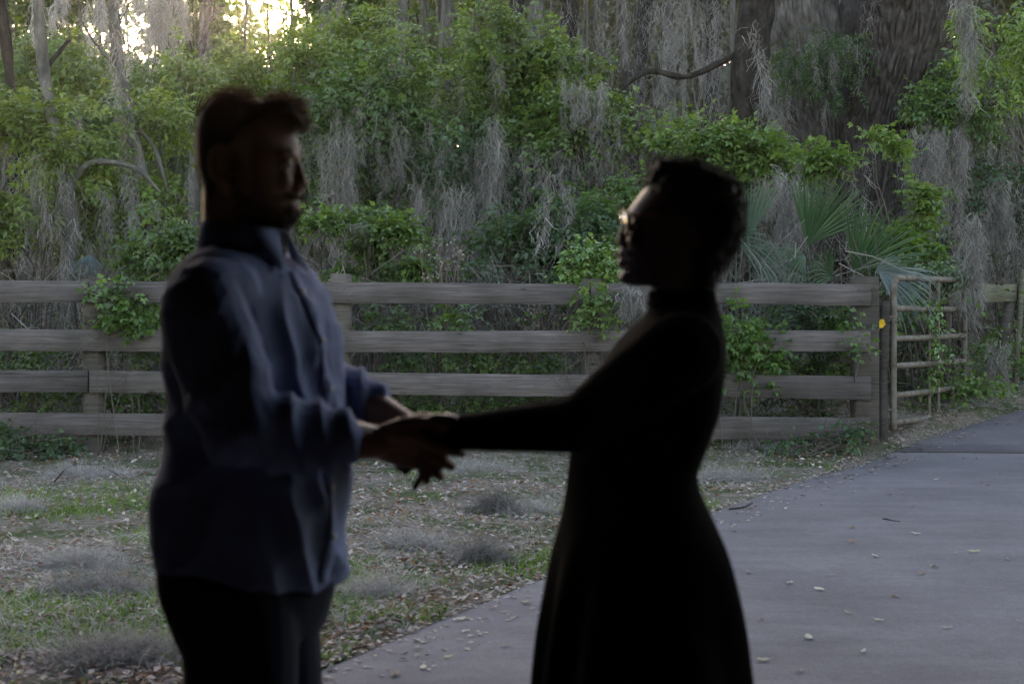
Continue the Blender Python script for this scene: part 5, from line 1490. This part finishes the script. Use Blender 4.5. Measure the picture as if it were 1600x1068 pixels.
# grass in patches
x, y = scatter(120000)
d = fbm(np.stack([x * .85, y * .85, x * 0 + 3], -1), 3, 50)
keep = gr.random(len(x)) < .03 + .95 * smooth(.49, .60, d) * (1 - .85 * smooth(11.5, 13.5, y)); x, y = x[keep], y[keep]; n = len(x)
P0 = pos3(x, y); h = .025 + .055 * gr.random(n); a = gr.random(n) * 6.283; ln = gr.random(n) * .9
dv = np.stack([np.cos(a) * ln, np.sin(a) * ln, np.ones(n)], -1)
P = np.stack([P0, P0 + dv * (h * .55)[:, None], P0 + dv * h[:, None] + np.stack([np.cos(a) * ln, np.sin(a) * ln, -ln * .4], -1) * (h * .5)[:, None]], 1)
A = Acc(); ribbons(A, P, .006 + .005 * gr.random(n), tintmix(n, (.075, .14, .03), (.15, .22, .055), .25, gr), .15, gr)
tag(A.build("grass", grass_mat), kind="stuff")
# small round-leaved ground plants
x, y = scatter(3000); d = fbm(np.stack([x, y, x * 0 + 9], -1), 2, 60); k = d > .55; x, y = x[k], y[k]; n = len(x)
a = gr.random(n) * 6.283
A = Acc(); leaves(A, pos3(x, y, .02), np.stack([np.cos(a), np.sin(a), .25 + 0 * a], -1), np.stack([gr.normal(0, .3, n), gr.normal(0, .3, n), np.ones(n)], -1), .045, .036, tintmix(n, (.035, .075, .035), (.08, .13, .05), .2, gr))
tag(A.build("ground_plants", leaf_mat), kind="stuff")
# thin felt of fallen moss shreds
def shreds(x, y, h, ln, tint, wd, acc, lift=.6):
    n = len(x); P = [pos3(x, y, 0) + np.stack([0 * x, 0 * x, h], -1)]
    d = nrm(gr.normal(0, 1, (n, 3)) * [1, 1, .3])
    for k in range(4):
        d = nrm(d + gr.normal(0, .75, (n, 3)) * [1, 1, lift])
        P.append(P[-1] + d * (ln / 4)[:, None])
    P = np.stack(P, 1); g0 = gz(P[..., 0], P[..., 1]) + .004
    P[..., 2] = np.maximum(P[..., 2], g0)
    ribbons(acc, P, wd, tint, .4, gr)
x, y = scatter(66000)
d = fbm(np.stack([x * .9, y * 1.5, x * 0 + 20], -1), 3, 70)
k = gr.random(len(x)) < .12 + 1.0 * smooth(.43, .60, d); x, y = x[k], y[k]; n = len(x)
A = Acc(); shreds(x, y, .01 + .03 * gr.random(n), .07 + .1 * gr.random(n), tintmix(n, (.27, .245, .225), (.56, .515, .475), .2, gr), .0028, A)
tag(A.build("fallen_moss_felt", moss_mat), kind="stuff")

# clumps of fallen moss
clumps = [(772, 800, 62, 30, "dark tangled moss clump on the grass between the couple, the farther one", .55), (752, 876, 66, 30, "dark moss clump near the driveway edge, nearest in the gap between the couple", .75), (190, 1040, 130, 40, "biggest fallen moss heap at the lower left corner", .75),
          (30, 797, 48, 16, "pale bluish moss tuft at the left edge of the grass", 1.15), (130, 738, 80, 14, "flat pale moss patch in front of the left fence post", 1.0), (150, 925, 110, 26, "long dark moss drift left of the man's hip", .7), (125, 880, 70, 20, "pale loose moss patch left of the man's waist", 1.0),
          (745, 738, 70, 14, "flat pale moss patch just below the joined hands", 1.05), (580, 935, 70, 26, "pale moss heap beside the driveway edge by the man's thigh", 1.0), (640, 855, 60, 20, "thin moss patch right of the man's shirt tail", .95), (1180, 700, 60, 14, "moss patch under the fence right of the woman", .95), (1140, 745, 60, 16, "moss patch between the woman's waist and the driveway edge", .95), (1400, 668, 46, 12, "moss patch at the foot of the gate post", .95), (1520, 640, 60, 12, "moss drift along the driveway beyond the gate", .9), (830, 800, 60, 18, "loose moss patch beside the woman's skirt", 1.0)]
for px, py, w, h, lab, tn in clumps:
    if tn >= .9: h = h * .45
    elif px > 500: w = w * .75; h = h * 1.35; tn = tn * .72
    x0, y0 = map(float, on_ground(px, py)); s = y0 / F
    n = int(600 + w * 22); a = gr.random(n) * 6.283; r = gr.random(n) ** .6
    rx = w * s * .8; ry = rx * .6
    nz = .25 + 1.5 * vnoise(np.stack([np.cos(a) * 2.6, np.sin(a) * 2.6, 0 * a + px], -1), 3)
    x = x0 + np.cos(a) * r * rx * nz; y = y0 + np.sin(a) * r * ry * nz
    ok = x < road_edge(y) - .01; x, y, r = x[ok], y[ok], r[ok]; n = len(x)
    hh = h * s * .85 * (1 - r ** 2) * (.5 + .8 * vnoise(np.stack([x * 9, y * 9, 0 * x], -1), 8)) * gr.random(n)
    A = Acc(); shreds(x, y, hh + .01, .08 + .12 * gr.random(n), tintmix(n, np.array((.20, .18, .165)) * tn, np.array((.54, .495, .455)) * tn, .2, gr), .0024, A, .8)
    c = np.array([x0, y0, float(gz(x0, y0))])
    o = A.build("moss_clump", moss_mat, None, c); tag(o, lab, "moss clump", "clumps of fallen moss on the ground")
# twigs
def twig(label, pts, r):
    P = []
    for px, py, h in pts:
        x, y = map(float, on_ground(px, py)); z = ground(x, y) + .018 if x > road_edge(y) else gz(x, y); P.append((x, y, float(z) + h))
    V, f = tube_geo(P, [r] * (len(P) - 1) + [r * .5], 6, 4); c = np.mean(P, 0)
    o = link("fallen_twig", make_mesh("fallen_twig", V - c, f, dark_bark, None, True), None, c); tag(o, label, "twig")
twig("dark forked twig on the driveway edge right of the woman's hip", [(1140, 800, .005), (1160, 799, .012), (1176, 791, .006)], .006)
twig("curved thin stick lying on the moss before the left fence post", [(85, 752, .03), (110, 732, .05), (150, 731, .05), (185, 742, .03)], .007)
twig("long dark stick in the grass left of the man's thigh", [(95, 935, .02), (150, 928, .03), (215, 930, .02)], .010)
twig("short straight twig in the middle of the driveway", [(1380, 815, .004), (1407, 820, .005)], .004)
# leaves on the driveway
spots = [(873, 350), (925, 362), (580, 395), (708, 405), (755, 400), (465, 440), (230, 445), (337, 455), (790, 450), (575, 525), (802, 547), (575, 575), (655, 628), (940, 618), (500, 697), (205, 687), (823, 690), (352, 725), (558, 833), (250, 857), (912, 887), (1075, 815), (418, 923), (255, 1005), (388, 1045), (615, 972), (152, 541), (1130, 640), (1010, 612), (1060, 372), (1035, 356), (970, 274), (1018, 273), (865, 665), (725, 772), (455, 748), (400, 410), (960, 198), (1100, 326), (1140, 320), (690, 285), (820, 240), (1170, 865), (670, 860)]
kinds = [((.42, .37, .27), "pale dry leaf lying on the grey driveway"), ((.20, .13, .085), "brown dry leaf lying on the grey driveway"), ((.38, .32, .18), "yellowish dry leaf lying on the grey driveway")]
used = set()
px_all = [(1080 + a / 2.283, 600 + b_ / 2.283) for a, b_ in spots] + [(790, 1017), (661, 1052), (617, 1063), (720, 975), (700, 1035)]
for k, (px, py) in enumerate(px_all):
    x, y = map(float, on_ground(px, py)); kd = kinds[[0, 1, 0, 2, 1][k % 5]]
    z = float(ground(x, y)) + .018 + .007; an = gr.random() * 6.28; Ls = .03 + .04 * gr.random()
    row = ["just below the dark joint", "on the upper part of the driveway", "half way down the driveway", "low on the driveway", "at the bottom edge of the driveway"][int(np.digitize(py, [725, 790, 880, 985]))]
    if py < 708: row = "beyond the dark joint"
    colm = ["left of the woman's skirt", "close beside the woman's skirt", "in the middle", "towards the right", "near the right side"][int(np.digitize(px, [860, 1220, 1350, 1470]))]
    size = ("curled " if k in (7, 11, 20) else "flat " if k in (25, 33) else "") + "large" if Ls > .055 else "small" if Ls < .042 else "medium"
    lab = "%s %s dry leaf %s, %s" % (size, kd[1].split()[0], row, colm)
    if lab in used: lab = lab.replace("dry leaf", "leaf pointing " + ("right" if math.cos(an) > 0 else "left"))
    used.add(lab)
    single_leaf("fallen_leaf", lab, "leaf", (x, y, z), (math.cos(an), math.sin(an), gr.normal(0, .08)), (gr.normal(0, .2), gr.normal(0, .2), 1), Ls, Ls * (.35 + .25 * gr.random()), np.array(kd[0]) * (.8 + .4 * gr.random()), "fallen leaves on the driveway", curl=.3)
